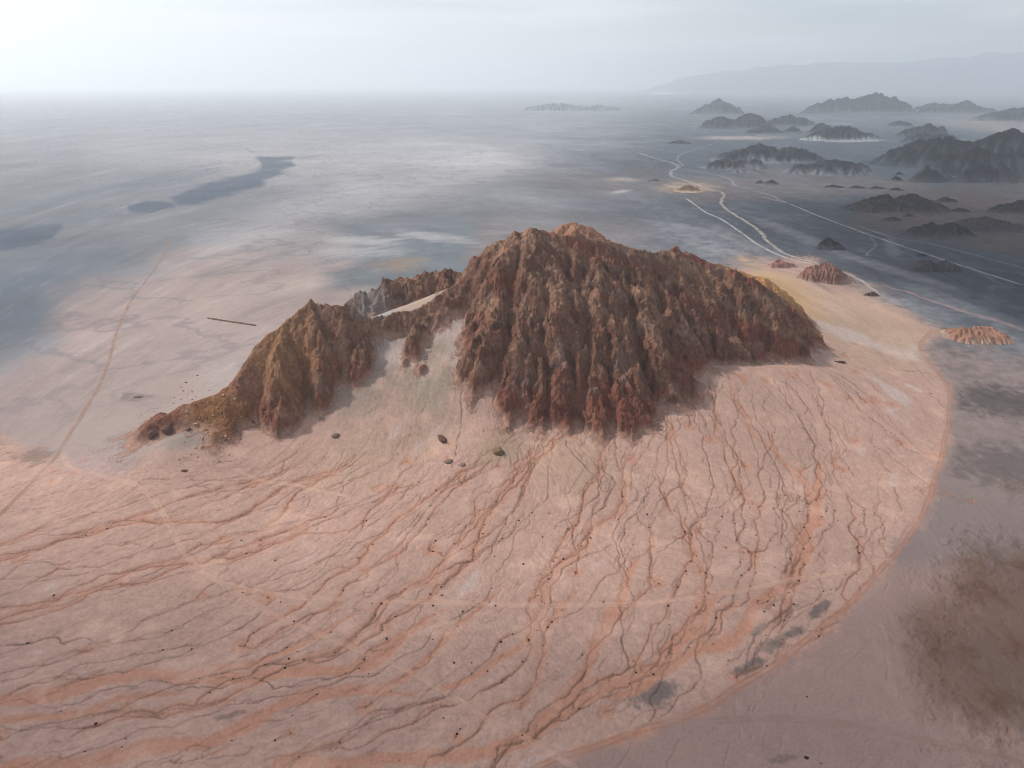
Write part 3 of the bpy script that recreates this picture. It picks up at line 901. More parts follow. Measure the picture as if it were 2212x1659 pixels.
G *= (1 + .7 * rough_ground * far * smooth(1250, 1500, U) * (1 - FANMASK))[..., None]
G = mix(G, lin(206, 204, 206), streak_pale * smooth(2212, 900, U))
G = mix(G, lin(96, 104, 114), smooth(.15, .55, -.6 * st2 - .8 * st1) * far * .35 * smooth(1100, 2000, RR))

# running water on the fan
in_f = FAN.inside(GX, GY, 50)
t_ = FAN.at(GX, GY, thin) * in_f
w_ = FAN.at(GX, GY, wash) * in_f
calm = FAN.at(GX, GY, smooth(.2, .03, blur(count, 7))) * in_f
fanmask = FANMASK
G = mix(G, lin(176, 160, 154), calm * .7 * fanmask * smooth(-.1, .25, pat))
wisps = fbm((FX * FVY - FY * FVX) / 3.0 + fbm(FX / 20, FY / 20, 2, 79) * 3, (FX * FVX + FY * FVY) / 14, 3, 78, gain=.6)
G *= (1 + .20 * FAN.at(GX, GY, wisps) * in_f * fanmask)[..., None]
rp = FAN.at(GX, GY, ripples) * in_f
G *= (1 + .10 * rp * fanmask)[..., None]
G = mix(G, lin(168, 120, 98), w_ * .78 * fanmask)
G = mix(G, lin(88, 66, 58), t_ * .75 * fanmask)
G = mix(G, lin(104, 74, 62), FAN.at(GX, GY, rills) * in_f * .55 * fanmask)
mott = fbm(GX / 7, GY / 7, 4, 173, gain=.65)
G *= (1 + .20 * mott * fanmask + .16 * fbm(GX / 3.2, GY / 3.2, 3, 174, gain=.7) * fanmask * (1 - far))[..., None]
G = mix(G, lin(198, 164, 146), fanmask * in_f * smooth(.1, .5, fbm(GX / 45, GY / 45, 4, 175)) * .35)
speck = fbm(GX / 2.2, GY / 2.2, 2, 171)
G *= (1 + .09 * speck * (1 - far))[..., None]
# talus: broken rock strewn on the sand along the foot of the cliffs
in_m = MT.inside(GX, GY, 5)
near_rock = smooth(-16, -1, MT.at(GX, GY, rk_raw) - SAND.at(GX, GY)) * in_m
G = mix(G, lin(104, 78, 64), near_rock * smooth(.0, .35, fbm(GX / 3.5, GY / 3.5, 4, 190, gain=.7) + .5 * near_rock - .3) * .75)
# stony dark rise at lower right
stony = ell(U, V, 2165, 1400, 170, 220, 15, .5, .7 * pat + .7 * pf)
swx, swy = GX + 14 * fbm(GX / 30, GY / 30, 3, 181), GY + 14 * fbm(GX / 30, GY / 30, 3, 182)
G = mix(G, lin(92, 64, 47), stony * smooth(-.1, .4, fbm(swx / 40, swy / 40, 4, 180)) * .6)
G = mix(G, lin(128, 104, 84), stony * smooth(.2, .5, fbm(swx / 18 + 5, swy / 22, 4, 184)) * .3)
G = mix(G, lin(30, 24, 22), stony * smooth(.38, .55, fbm(swx / 6, swy / 6, 4, 188, gain=.65)) * smooth(-.1, .2, fbm(GX / 35 + 9, GY / 35, 2, 189)) * .8)
GZ = GZ + stony * (5 + 4 * fbm(swx / 45, swy / 45, 4, 186))
G = np.clip(G, 0.02, 0.85)
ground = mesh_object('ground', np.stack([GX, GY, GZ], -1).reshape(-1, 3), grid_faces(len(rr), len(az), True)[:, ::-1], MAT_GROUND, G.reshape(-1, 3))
tag(ground, 'pink alluvial fan and blue grey desert plain reaching to the horizon', 'ground', kind='structure')

def ground_tint(x, y):
    a, r = np.arctan2(x, y), np.hypot(x, y)
    i = np.clip(np.searchsorted(rr, r), 0, len(rr) - 1)
    j = np.clip(np.searchsorted(az, a), 0, len(az) - 1)
    return G[i, j]

def surface_z(x, y):
    """height of the ground sheet itself, between its own vertices"""
    a, r = np.arctan2(x, y), np.hypot(x, y)
    i = np.clip(np.searchsorted(rr, r) - 1, 0, len(rr) - 2)
    j = np.clip(np.searchsorted(az, a) - 1, 0, len(az) - 2)
    fr = np.clip((r - rr[i]) / (rr[i + 1] - rr[i]), 0, 1)
    fa = np.clip((a - az[j]) / (az[j + 1] - az[j]), 0, 1)
    return (GZ[i, j] * (1 - fa) + GZ[i, j + 1] * fa) * (1 - fr) + (GZ[i + 1, j] * (1 - fa) + GZ[i + 1, j + 1] * fa) * fr

# ------------------------------------------------------------------ tracks and roads
def ribbon(name, label, p, half, tint, ruts, kind='structure', cat='track', strength=.8, lift=.12, fade_ends=True):
    t = np.gradient(p, axis=0)
    t /= np.hypot(t[:, 0], t[:, 1])[:, None] + 1e-9
    nx_, ny_ = -t[:, 1], t[:, 0]
    prof = np.array([-1.25, -.95, -.7, -.5, -.3, 0, .3, .5, .7, .95, 1.25])
    n = np.arange(len(p))
    hw = half * (1 + .25 * fbm(n / 18.0, n * 0 + half, 2, int(half * 10)))
    X = p[:, 0][:, None] + nx_[:, None] * prof * hw[:, None]
    Y = p[:, 1][:, None] + ny_[:, None] * prof * hw[:, None]
    Z = np.maximum(surface_z(X, Y), 0 * X - 5) + lift
    Z[:, 0] -= lift * 2.5
    Z[:, -1] -= lift * 2.5
    g = ground_tint(X, Y)
    body = np.array([0, .35, .9, .35, .8, .4, .8, .35, .9, .35, 0]) if ruts and 'rim' not in label and 'ochre dirt' not in label else np.array([0, .45, .85, 1, .9, .7, .9, 1, .85, .45, 0])
    k = body[None, :] * strength * (.75 + .9 * fbm(X / 25, Y / 25, 3, 9))
    if fade_ends:
        e = np.minimum(n, n[::-1])
        k = k * smooth(0, 8, e)[:, None]
    c = g + (np.asarray(tint, f32) - g) * np.clip(k, 0, 1)[..., None]
    if ruts:
        rut = np.array([0, 0, 0, 1, 0, 0, 0, 1, 0, 0, 0])[None, :] * np.clip(.5 + .9 * fbm(X / 30, Y / 30, 2, 5), 0, 1)
        c = c * (1 - .28 * rut[..., None] * (k > .2)[..., None])
    o = mesh_object(name, np.stack([X, Y, Z], -1).reshape(-1, 3), grid_faces(len(p), len(prof))[:, ::-1], MAT_ROAD, c.reshape(-1, 3))
    return tag(o, label, cat, kind=kind)

for (name, label, pts, half, tint, ruts), p in zip(TRACKS, track_lines):
    ribbon(name, label, p, half * 1.1, lin(*tint) * (.95 if ('pale' in label and 'ochre dirt' not in label) or 'twin-rutted' in label else .8), ruts, strength=.75 if 'rim' in label or 'ochre dirt' in label else (.55 if 'ochre dirt' in label else .4))

ROADS = [
    ('dry_riverbed', 'pale winding dry riverbed joining the fork from the upper left', [(1375, 328), (1415, 342), (1447, 350), (1465, 360), (1451, 370), (1453, 381), (1487, 392), (1535, 410), (1556, 414)], 11, (186, 186, 186), .75),
    ('dry_riverbed', 'thin pale dry riverbed curling down from the hills to the straight road', [(1559, 304), (1511, 320), (1475, 332), (1463, 344), (1475, 356), (1467, 362), (1527, 374), (1575, 386), (1587, 400), (1615, 408), (1659, 420), (1703, 440)], 9, (170, 172, 174), .6),
    ('dry_riverbed', 'bright sandy riverbed with a bend behind the right shoulder of the mountain', [(1555, 412), (1563, 421), (1559, 440), (1575, 456), (1607, 476), (1643, 500), (1653, 516), (1675, 536), (1719, 556), (1779, 574), (1840, 600), (1882, 628), (1897, 645)], 8, (206, 194, 180), .85),
    ('dirt_road', 'pale dirt road meeting the bright riverbed behind the mountain', [(1479, 426), (1505, 445), (1527, 460), (1559, 474), (1603, 504), (1631, 524), (1675, 548), (1727, 564), (1779, 576)], 6, (214, 210, 206), .85),
    ('dirt_road', 'long straight pale road running to the right edge over the dark plain', [(1639, 424), (1703, 440), (1767, 466), (1847, 496), (1927, 524), (2047, 564), (2127, 590), (2230, 622)], 6, (190, 186, 182), .8),
    ('dirt_road', 'fainter pale road just above the long straight road at right', [(1847, 486), (1927, 512), (2007, 527), (2087, 546), (2230, 584)], 7, (150, 150, 154), .6),
    ('dirt_road', 'yellowish track passing in front of the pink mound at the right edge', [(1982, 688), (2020, 700), (2052, 713), (2097, 744), (2150, 765), (2230, 788)], 4, (168, 146, 118), .7),
    ('sand_bank', 'long low pink sand bank slanting to the right edge', [(1895, 620), (1960, 634), (2020, 655), (2100, 680), (2160, 697), (2230, 722)], 9, (190, 156, 148), .8),
    ('dry_riverbed', 'thin pale creek line between dark hummocks left of the straight road', [(1850, 500), (1880, 510), (1890, 525), (1878, 545), (1868, 556)], 6, (146, 148, 152), .6),
]
for name, label, pts, half, tint, st in ROADS:
    p = spline([on_plane(px, py, 0) for px, py in pts], 16)
    p = densify(p, 6.0)
    n = np.arange(len(p)) * 6.0
    t = np.gradient(p, axis=0); t /= np.hypot(t[:, 0], t[:, 1])[:, None] + 1e-9
    wob = (2 if 'road' in name else 12) * fbm(n / 90, n * 0 + half, 3, int(half))
    p = p + np.stack([-t[:, 1], t[:, 0]], 1) * wob[:, None]
    ribbon(name, label, p, half * .9, lin(*tint) * .72, False, cat='road' if 'road' in name else ('sand bank' if 'sand' in name else 'riverbed'), strength=st * .85, lift=.4)

# ------------------------------------------------------------------ hills on the plain
def Z3(*pts):     # points read off an enlargement of the upper right of the photograph
    return [(1327 + .4 * a, 88.5 + .4 * b) for a, b in pts]

def hill(name, label, ridges, base, tint, foot_tint, seed, rough=1.0, slope_lim=(.25, 1.1), depth=.55, cat='hill', res=190):
    """ridges: skylines in the picture; base: where its near foot meets the plain"""
    allx = [p[0] for r in ridges for p in r]
    cx = (min(allx) + max(allx)) / 2
    lines = []
    for k, r in enumerate(ridges):
        b = base if not isinstance(base, (list, tuple)) else base[k]
        xs = [p[0] for p in r]
        x0_, y0_ = on_plane((min(xs) + max(xs)) / 2, b)
        width = (max(xs) - min(xs)) / FPX * math.hypot(y0_, CAM_H)
        Yr = y0_ + depth * min(width, 900) * .5
        ln = []
        for px, py in r:
            x, y, z = at_depth(px, py, Yr)
            s = np.clip(z / max(Yr - y0_, 1), *slope_lim)
            ln.append((x, y, z, s))
        lines.append(ln)
        # short spurs coming forward off the crest
        rng = random.Random(seed * 13 + k)
        for q in range(1, len(ln) - 1):
            x, y, z, s = ln[q]
            if z > 0.25 * max(p[2] for p in ln):
                reach = z / max(s, .2) * .8
                dx = rng.uniform(-.5, .5) * reach
                lines.append([(x, y, z, s * 1.25), (x + dx * .5, y - reach * .55, z * .55, s * 1.3), (x + dx, y - reach, z * .08, s * 1.3)])
                lines.append([(x, y, z, s * 1.25), (x - dx * .6, y + reach * .6, z * .45, s * 1.3)])
    P = np.array([p for l in lines for p in l])
    m = max(60.0, 1.5 * P[:, 2].max() / max(P[:, 3].mean(), .2))
    x0, x1, y0, y1 = P[:, 0].min() - m, P[:, 0].max() + m, P[:, 1].min() - m, P[:, 1].max() + m
    cell = max((x1 - x0), (y1 - y0)) / res
    ra = Raster(x0, y0, cell, int((x1 - x0) / cell) + 2, int((y1 - y0) / cell) + 2)
    X, Y = ra.grid()
    H = max(P[:, 2].max(), 3)
    L = H * 2.2
    Xw = X + .22 * L * fbm(X / L, Y / L, 3, seed); Yw = Y + .22 * L * fbm(X / L, Y / L, 3, seed + 1)
    Zt = tents(Xw, Yw, lines, step=max(cell * 1.5, 4))
    Zt = Zt + H * rough * (.14 * fbm(X / L * 1.5, Y / L * 1.5, 4, seed + 2) + .26 * fbm(X / L * 3.2, Y / L * 3.2, 5, seed + 3, gain=.6, ridged=True)) * smooth(-.1 * H, .3 * H, Zt)
    skirt = tents(Xw, Yw, [[(x, y, .16 * z + .02 * H, .07) for x, y, z, sl in ln] for ln in lines[:len(ridges)]], step=max(cell * 3, 6))
    Zt = Zt if P[:, 1].min() < 2300 else np.maximum(Zt, skirt + .03 * H * fbm(X / L * 2, Y / L * 2, 3, seed + 8))
    lift = np.maximum(Zt, -6)
    er, A = erode(lift, cell, 22, K=.08 * cell, inner=4, talus=.9)
    er = er + H * (.13 * fbm(X / L * 6, Y / L * 6, 4, seed + 9, gain=.65, ridged=True) + .08 * fbm(X / L * 2.5, Y / L * 2.5, 2, seed + 10, ridged=True)) * smooth(.02 * H, .35 * H, er)
    gz = surface_z(X, Y) if Y.min() < 2500 else 0 * X
    Zf = er + gz
    n1 = fbm(X / L, Y / L, 4, seed + 5)
    c = np.broadcast_to(lin(*tint), (*X.shape, 3)).copy()
    curv = er - blur(er, 4)
    c = mix(c, lin(64, 70, 78) if foot_tint is None else c * 1.25, (1 - smooth(-.035 * H, .03 * H, curv + .02 * H * n1)) * (.55 if foot_tint is None else .5))   # loose debris in the hollows, bare rock on the ribs
    c *= (1 + .35 * n1)[..., None]
    gt = ground_tint(X, Y) if foot_tint is None else np.broadcast_to(lin(*foot_tint), c.shape)
    low = 1 - smooth(.02 * H, .40 * H, er + .45 * H * n1)
    c = c + (gt - c) * (low * .8)[..., None]
    v, f, cc = keep_faces(np.stack([X, Y, Zf], -1).reshape(-1, 3), grid_faces(ra.ny, ra.nx), (er > .2).ravel(), c.reshape(-1, 3))
    v[:, 2] = np.where((v[:, 2] - surface_z(v[:, 0], v[:, 1])) < .3, surface_z(v[:, 0], v[:, 1]) - 2.0, v[:, 2])
    if len(f) == 0:
        return None
    o = mesh_object(name, v, f, MAT_HILL, cc)
    return tag(o, label, cat, kind='structure')

DK, SL, BR = (20, 24, 30), (28, 34, 42), (36, 28, 26)
HILLS = [
    ('tallest blue-grey hill near the skyline with a flat double summit', [Z3((1070, 352), (1120, 335), (1180, 322), (1230, 312), (1300, 325), (1370, 297), (1410, 287), (1440, 287), (1490, 310), (1545, 350), (1580, 375))], 88.5 + .4 * 398, SL, None),
    ('small peaked blue-grey hill standing alone left of the tallest far hill', [Z3((455, 378), (500, 355), (540, 335), (580, 325), (630, 350), (660, 368))], 88.5 + .4 * 398, SL, None),
    ('low blue-grey ridge just right of the tallest far hill', [Z3((1660, 352), (1740, 335), (1800, 350), (1860, 338), (1900, 328), (1960, 355), (2035, 374))], 88.5 + .4 * 392, SL, None),
    ('blue-grey hill cut by the right edge below the skyline', [Z3((1985, 410), (2080, 388), (2150, 368), (2230, 366), (2320, 390))], 88.5 + .4 * 435, SL, None),
    ('broad twin-humped blue hill in front of the small peaked hill', [Z3((480, 468), (540, 428), (580, 418), (620, 436), (670, 412), (720, 397), (760, 410), (800, 440))], 88.5 + .4 * 478, SL, None),
    ('rounded blue hill between the twin-humped hill and the pale sand', [Z3((820, 446), (880, 420), (950, 403), (1000, 418), (1050, 438))], 88.5 + .4 * 462, SL, None),
    ('small low knoll on the pale flat in front of the twin-humped hill', [Z3((730, 488), (780, 470), (820, 460), (860, 472), (890, 486))], 88.5 + .4 * 500, SL, None),
    ('tiny knoll between two low knolls on the pale flat', [Z3((925, 484), (950, 464), (970, 460), (995, 476))], 88.5 + .4 * 492, SL, None),
    ('small knoll left of the long low ridge with pale sand round it', [Z3((1055, 484), (1090, 460), (1120, 446), (1160, 462))], 88.5 + .4 * 496, SL, None),
    ('long low dark ridge with pale sand washed against its foot', [Z3((1110, 505), (1170, 478), (1220, 460), (1290, 472), (1340, 500), (1400, 515), (1465, 538))], 88.5 + .4 * 542, DK, (150, 156, 160)),
    ('small pointed knoll right of the long low ridge', [Z3((1495, 448), (1540, 430), (1580, 440), (1610, 455))], 88.5 + .4 * 462, SL, None),
    ('jagged slate hill left of the big dark hill at right', [Z3((1575, 495), (1630, 470), (1690, 445), (1740, 478), (1780, 470)), Z3((1590, 535), (1640, 510), (1680, 500), (1720, 520), (1800, 510), (1850, 535), (1910, 550))], (88.5 + .4 * 520, 88.5 + .4 * 556), DK, None),
    ('big dark hill with two shoulders at the right edge', [Z3((1500, 652), (1560, 605), (1610, 580), (1720, 550), (1800, 540), (1890, 556), (1930, 572), (2020, 530), (2100, 500), (2212, 480), (2350, 500), (2450, 560)),
      Z3((1760, 655), (1850, 640), (1900, 620), (1990, 597), (2070, 615), (2140, 640), (2230, 620), (2350, 640)),
      Z3((1600, 718), (1660, 690), (1720, 680), (1780, 700), (1840, 740)), Z3((1900, 700), (1990, 690), (2060, 710), (2140, 700), (2180, 720), (2260, 730))], (88.5 + .4 * 690, 88.5 + .4 * 735, 88.5 + .4 * 768, 88.5 + .4 * 775), (16, 20, 25), None),
    ('wide slate hill with a sandy hollow in the middle of the plain at right', [Z3((640, 605), (700, 580), (790, 557), (850, 570), (900, 590), (950, 582), (1010, 585), (1060, 615), (1120, 650)),
      Z3((480, 686), (540, 660), (600, 645), (680, 662), (760, 655), (820, 680)), Z3((660, 695), (760, 695), (850, 715), (920, 705), (1000, 680), (1060, 700), (1110, 690), (1150, 655), (1200, 650), (1280, 668))], (88.5 + .4 * 660, 88.5 + .4 * 700, 88.5 + .4 * 732), SL, (112, 116, 122)),
    ('brown ridged hill with dark gullies on the brown flat at right', [Z3((1290, 905), (1340, 880), (1400, 855), (1445, 843), (1490, 840), (1530, 860), (1590, 828), (1650, 848), (1700, 868), (1770, 895))], 88.5 + .4 * 932, BR, None),
    ('low dark hill of sharp little ridges between brown hill and straight road', [Z3((1590, 1035), (1650, 1005), (1710, 985), (1760, 1000), (1820, 985), (1870, 1005), (1900, 1040))], 88.5 + .4 * 1062, DK, None),
    ('low dark ridge right of the sharp little ridges near the right edge', [Z3((1880, 985), (1930, 960), (1990, 952), (2060, 965), (2110, 985), (2170, 1000), (2230, 1030))], 88.5 + .4 * 1040, (66, 58, 58), None),
    ('dark brown hill cut by the right edge above the low ridge', [Z3((2050, 915), (2100, 895), (2160, 878), (2230, 858), (2330, 880))], 88.5 + .4 * 935, BR, None),
    ('small dark hummock alone between the bright riverbed and the straight road', [Z3((1100, 1100), (1130, 1070), (1160, 1062), (1190, 1085), (1220, 1105))], 88.5 + .4 * 1128, DK, None),
    ('dark hummock with two points below the straight road', [Z3((1615, 1215), (1660, 1190), (1700, 1180), (1740, 1200), (1790, 1185), (1850, 1225))], 88.5 + .4 * 1250, (56, 56, 60), None),
    ('pink sand mound with a red crest beside the riverbed bend', [Z3((832, 1215), (870, 1192), (890, 1182), (915, 1195), (985, 1220))], 88.5 + .4 * 1236, (146, 104, 94), (178, 150, 144)),
    ('ridged red mound with dark ribs where the riverbed meets the fan', [Z3((1050, 1255), (1110, 1235), (1165, 1226), (1210, 1262), (1250, 1285), (1290, 1310))], 88.5 + .4 * 1328, (128, 92, 82), (166, 140, 132)),
    ('small dark cone at the tip of the fan beside the riverbed end', [[(1868, 640), (1880, 634), (1886, 633), (1896, 642)]], 646, (92, 66, 58), None),
    ('pink mound with a red crest and yellow edge at the right frame edge', [[(2078, 716), (2110, 712), (2140, 714), (2165, 728), (2200, 742), (2260, 752)]], 752, (150, 112, 94), (176, 148, 132)),
    ('small pale ochre mound by the fork of the dry riverbeds', [Z3((340, 808), (370, 790), (400, 776), (440, 798))], 88.5 + .4 * 815, (146, 118, 98), (176, 152, 130)),
    ('tiny knoll left of the ochre mound on the pale salt patch', [Z3((190, 752), (215, 742), (245, 752))], 88.5 + .4 * 758, (110, 100, 98), None),
    ('row of small dark knolls above the brown ridged hill', [Z3((1130, 788), (1180, 776), (1240, 788)), Z3((1270, 790), (1310, 778), (1350, 790)), Z3((1370, 796), (1410, 781), (1470, 796)), Z3((1480, 803), (1520, 788), (1565, 803))], (88.5 + .4 * 796, 88.5 + .4 * 798, 88.5 + .4 * 803, 88.5 + .4 * 810), BR, None),
    ('pair of dark knolls in front of the wide slate hill', [Z3((820, 768), (850, 747), (885, 768)), Z3((770, 765), (790, 752), (815, 766))], (88.5 + .4 * 774, 88.5 + .4 * 772), BR, None),
    ('flat dark hump left of the wide slate hill', [Z3((300, 548), (350, 537), (410, 550))], 88.5 + .4 * 556, SL, None),
    ('small dark knoll between the wide slate hill and the big dark hill', [Z3((1500, 748), (1525, 726), (1555, 748)), Z3((1520, 715), (1540, 702), (1560, 716))], (88.5 + .4 * 756, 88.5 + .4 * 722), DK, None),
    ('low brown knoll right of the brown ridged hill', [Z3((1750, 860), (1790, 842), (1860, 868))], 88.5 + .4 * 874, BR, None),
    ('small brown knoll above the sharp little ridges', [Z3((1825, 915), (1870, 900), (1925, 920))], 88.5 + .4 * 926, BR, None),
    ('thin low rise at the foot of the brown ridged hill', [Z3((1440, 968), (1500, 948), (1560, 968)), Z3((1545, 945), (1590, 935), (1635, 948))], (88.5 + .4 * 975, 88.5 + .4 * 952), BR, None),
    ('tiny dark hummock above the two-pointed hummock', [Z3((1635, 1158), (1665, 1144), (1695, 1160))], 88.5 + .4 * 1165, DK, None),
    ('faint low hill rising out of the haze in the middle distance', [[(1145, 232), (1180, 226), (1210, 223), (1250, 230), (1300, 228), (1340, 236)]], 240, (120, 126, 132), None),
]
for q, (label, ridges, base, tint, foot) in enumerate(HILLS):
    hill('hill', label, ridges, base, tint, foot, 300 + q * 11)

# the range on the horizon
def far_range():
    pts = [(1480, 168), (1600, 150), (1700, 141), (1800, 137), (1860, 136), (1935, 139), (2000, 131), (2040, 126), (2090, 128), (2140, 113), (2190, 117), (2240, 108), (2330, 112), (2420, 105), (2600, 125), (2800, 150)]
    Yr = 47000.0
    ln = []
    for px, py in pts:
        x, y, z = at_depth(px, py, Yr + 1.2 * (px - 1480))
        ln.append((x, y, z, .32))
    P = np.array(ln)
    ra = Raster(P[:, 0].min() - 5000, Yr - 6500, 160, int((np.ptp(P[:, 0]) + 10000) / 160), 90)
    X, Y = ra.grid()
    Xw = X + 500 * fbm(X / 2500, Y / 2500, 3, 901); Yw = Y + 500 * fbm(X / 2500, Y / 2500, 3, 902)
    Z = tents(Xw, Yw, [ln], step=130) + 170 * fbm(X / 1500, Y / 1500, 4, 903, ridged=True)
    Z, A = erode(np.maximum(Z, -20), 130, 14, K=3.0, inner=4, talus=.8)
    c = np.broadcast_to(lin(84, 90, 98), (*X.shape, 3)).copy()
    v, f, cc = keep_faces(np.stack([X, Y, Z], -1).reshape(-1, 3), grid_faces(ra.ny, ra.nx), (Z > 0).ravel(), c.reshape(-1, 3))
    tag(mesh_object('mountain_range', v, f, MAT_HILL, cc), 'pale far mountain range on the horizon at right, almost lost in haze', 'mountain range', kind='structure')
far_range()

# ------------------------------------------------------------------ loose rocks, outcrops, shrubs, the long low wall
def lump(seed, sub=3, squash=.7, rough=.35):
    bm = bmesh.new()
    bmesh.ops.create_icosphere(bm, subdivisions=sub, radius=1.0)
    co = np.array([v.co[:] for v in bm.verts], f32)
    fa = np.array([[v.index for v in f.verts] for f in bm.faces])
    bm.free()
    k = 1 + rough * fbm(co[:, 0] * 1.3 + seed * 3.1, co[:, 1] * 1.3 + co[:, 2] * 1.9, 4, seed, ridged=True) + .2 * gnoise(co[:, 0] * 3 + seed, co[:, 2] * 3 + co[:, 1], seed)
    co = co * k[:, None]
    co[:, 2] *= squash
    return co, fa

def top_z(x, y):
    """what a stone at x, y lies on"""
    g = float(surface_z(np.array([x]), np.array([y]))[0])
    if MT.x0 < x < MT.x0 + MT.nx - 2 and MT.y0 < y < MT.y0 + MT.ny - 2:
        g = max(g, float(MT.at(np.array([x]), np.array([y]), rk)[0]))
    return g

def hit(px, py):
    """walk along the sight line to the first surface it meets"""
    x, y, dz = ray(px, py)
    t = np.arange(300, 2600, 1.5)
    X, Y, Zr = x * t, y * t, CAM_H + dz * t
    S = surface_z(X, Y)
    inm = (X > MT.x0 + 1) & (X < MT.x0 + MT.nx - 3) & (Y > MT.y0 + 1) & (Y < MT.y0 + MT.ny - 3)
    S = np.where(inm, np.maximum(S, MT.at(X, Y, rk)), S)
    k = np.argmax(Zr < S)
    return X[k], Y[k], S[k]

def stone(name, label, cat, px, py, w, h, d, tint, seed, group=None, sink=.25, yaw=0.0):
    x, y, z = hit(px, py)
    co, fa = lump(seed)
    co = co * np.array([w * .62, d * .62, h * .75], f32)
    ca, sa = cos(yaw), sin(yaw)
    co = np.stack([co[:, 0] * ca - co[:, 1] * sa, co[:, 0] * sa + co[:, 1] * ca, co[:, 2]], 1)
    c = np.broadcast_to(lin(*tint), co.shape) * (1 + .25 * gnoise(co[:, 0] / w * 3, co[:, 2] / h * 3 + seed, seed))[:, None]
    o = mesh_object(name, co, fa, MAT_BOULDER, c)
    o.location = (x, y, z + h * (.15 - sink))
    return tag(o, label, cat, group)

stone('rock_outcrop', 'round dark purple-brown knob of rock at the end of the left tail', 'rock', 330, 940, 9, 13, 9, (92, 70, 64), 1)
stone('rock_outcrop', 'second dark rounded knob just right of the end knob', 'rock', 362, 930, 10, 12, 9, (98, 74, 66), 2)
stone('rock_outcrop', 'small dark rock beside the grey sand pocket on the tail', 'rock', 408, 930, 5, 6, 5, (96, 70, 60), 3)
stone('rock_mound', 'olive brown cone at the foot of the central spur with yellow sand above', 'mound', 1077, 978, 11, 13, 10, (112, 94, 70), 4)
stone('rock_mound', 'dark oval mound on the pink fan left of the olive cone', 'mound', 970, 998, 9, 5, 7, (118, 98, 88), 5)
stone('rock_mound', 'small grey mound right of the dark oval mound', 'mound', 998, 1004, 7, 5, 6, (136, 116, 106), 6)
stone('rock_outcrop', 'dark tapering rock rib on the sand above the oval mound', 'rock', 955, 948, 7, 5, 18, (88, 66, 58), 7, yaw=.5)
stone('rock_outcrop', 'dark low rock half buried in the sand bowl under the crag', 'rock', 725, 940, 8, 5, 7, (120, 100, 90), 8)
stone('rock_outcrop', 'dark thin rock ledge off the right foot of the mountain', 'rock', 1812, 782, 18, 4, 6, (84, 62, 54), 9)
stone('rock_outcrop', 'dark flat rock on the pale plain left of the tail', 'rock', 300, 858, 12, 3, 5, (92, 78, 74), 10)
stone('rock_outcrop', 'small dark rock below the ochre scree', 'rock', 398, 1018, 6, 3, 4, (100, 74, 62), 11)
stone('rock_outcrop', 'black bush-covered rock near the bottom edge at right', 'rock', 1742, 1637, 2.6, 1.8, 2.2, (48, 40, 34), 12)

# boulders on the scree: a few shapes, each stone a thing of its own
shapes = []
for s in range(4):
    co, fa = lump(40 + s, sub=2, squash=.75, rough=.3)
    tints = [(158, 118, 80), (128, 86, 62), (176, 140, 104), (110, 72, 54)][s]
    o = mesh_object('boulder', co, fa, MAT_BOULDER, np.broadcast_to(lin(*tints), co.shape))
    shapes.append(o)
SCREE = ['tan boulder', 'brown boulder', 'pale boulder', 'dark red boulder']
placed = 0
used = set()
def put(proto, k, x, y, z, size, label, cat, group):
    o = shapes_all[proto][k]
    if (proto, k) in used:
        o = o.copy()
        COL.objects.link(o)
    used.add((proto, k))
    o.location = (x, y, z)
    o.scale = (size * random.uniform(.8, 1.2), size * random.uniform(.8, 1.2), size * random.uniform(.8, 1.1))
    o.rotation_euler = (random.uniform(-.2, .2), random.uniform(-.2, .2), random.uniform(0, 6.28))
    tag(o, label, cat, group)
shapes_all = {'boulder': shapes}
rnd = random.Random(5)
n_b = 0
while n_b < 130:
    if n_b < 100:
        px, py = rnd.gauss(465, 42), rnd.gauss(915, 45)
        where = 'lying on the ochre scree of the left tail'
    else:
        u = rnd.random()
        px, py = 290 + 170 * u + rnd.gauss(0, 12), 905 - 75 * u + rnd.gauss(0, 10)
        where = 'scattered on the pale flat behind the left tail'
    if not (280 < px < 560 and 800 < py < 1010):
        continue
    x, y, z = hit(px, py)
    k = rnd.randrange(4)
    size = (.7 + 1.3 * rnd.random() ** 3) * (1.0 if n_b < 100 else .8)
    put('boulder', k, x, y, z + .25 * size, size, SCREE[k] + ' ' + where, 'boulder', 'boulders ' + where)
    n_b += 1

# desert shrubs along the washes
def shrub_mesh(seed):
    rng = np.random.default_rng(seed)
    vs, fs = [], []
    # woody stems
    for s in range(5):
        a = rng.uniform(0, 6.28); l = rng.uniform(.5, .9)
        d = np.array([cos(a) * .5, sin(a) * .5, 1.0]); d /= np.linalg.norm(d)
        b = len(vs)
        for q in range(3):
            t = q * 2.094
            vs.append([.05 * cos(t), .05 * sin(t), 0])
        vs.append(list(d * l))
        fs += [[b, b + 1, b + 3, b + 3], [b + 1, b + 2, b + 3, b + 3], [b + 2, b, b + 3, b + 3]]
    # leafy twigs
    for s in range(190):
        u = rng.normal(size=3); u /= np.linalg.norm(u); u[2] = abs(u[2])
        p = u * np.array([.95, .95, .85]) * rng.uniform(.45, 1.05) + [0, 0, .12]
        e1 = rng.normal(size=3); e1 /= np.linalg.norm(e1)
        e2 = np.cross(e1, u); e2 /= np.linalg.norm(e2) + 1e-9
        w, h = rng.uniform(.16, .30), rng.uniform(.16, .30)
        b = len(vs)
        vs += [list(p - e1 * w), list(p + e2 * h), list(p + e1 * w), list(p - e2 * h * .6)]
        fs.append([b, b + 1, b + 2, b + 3])
    return np.array(vs), fs
shrubs = []
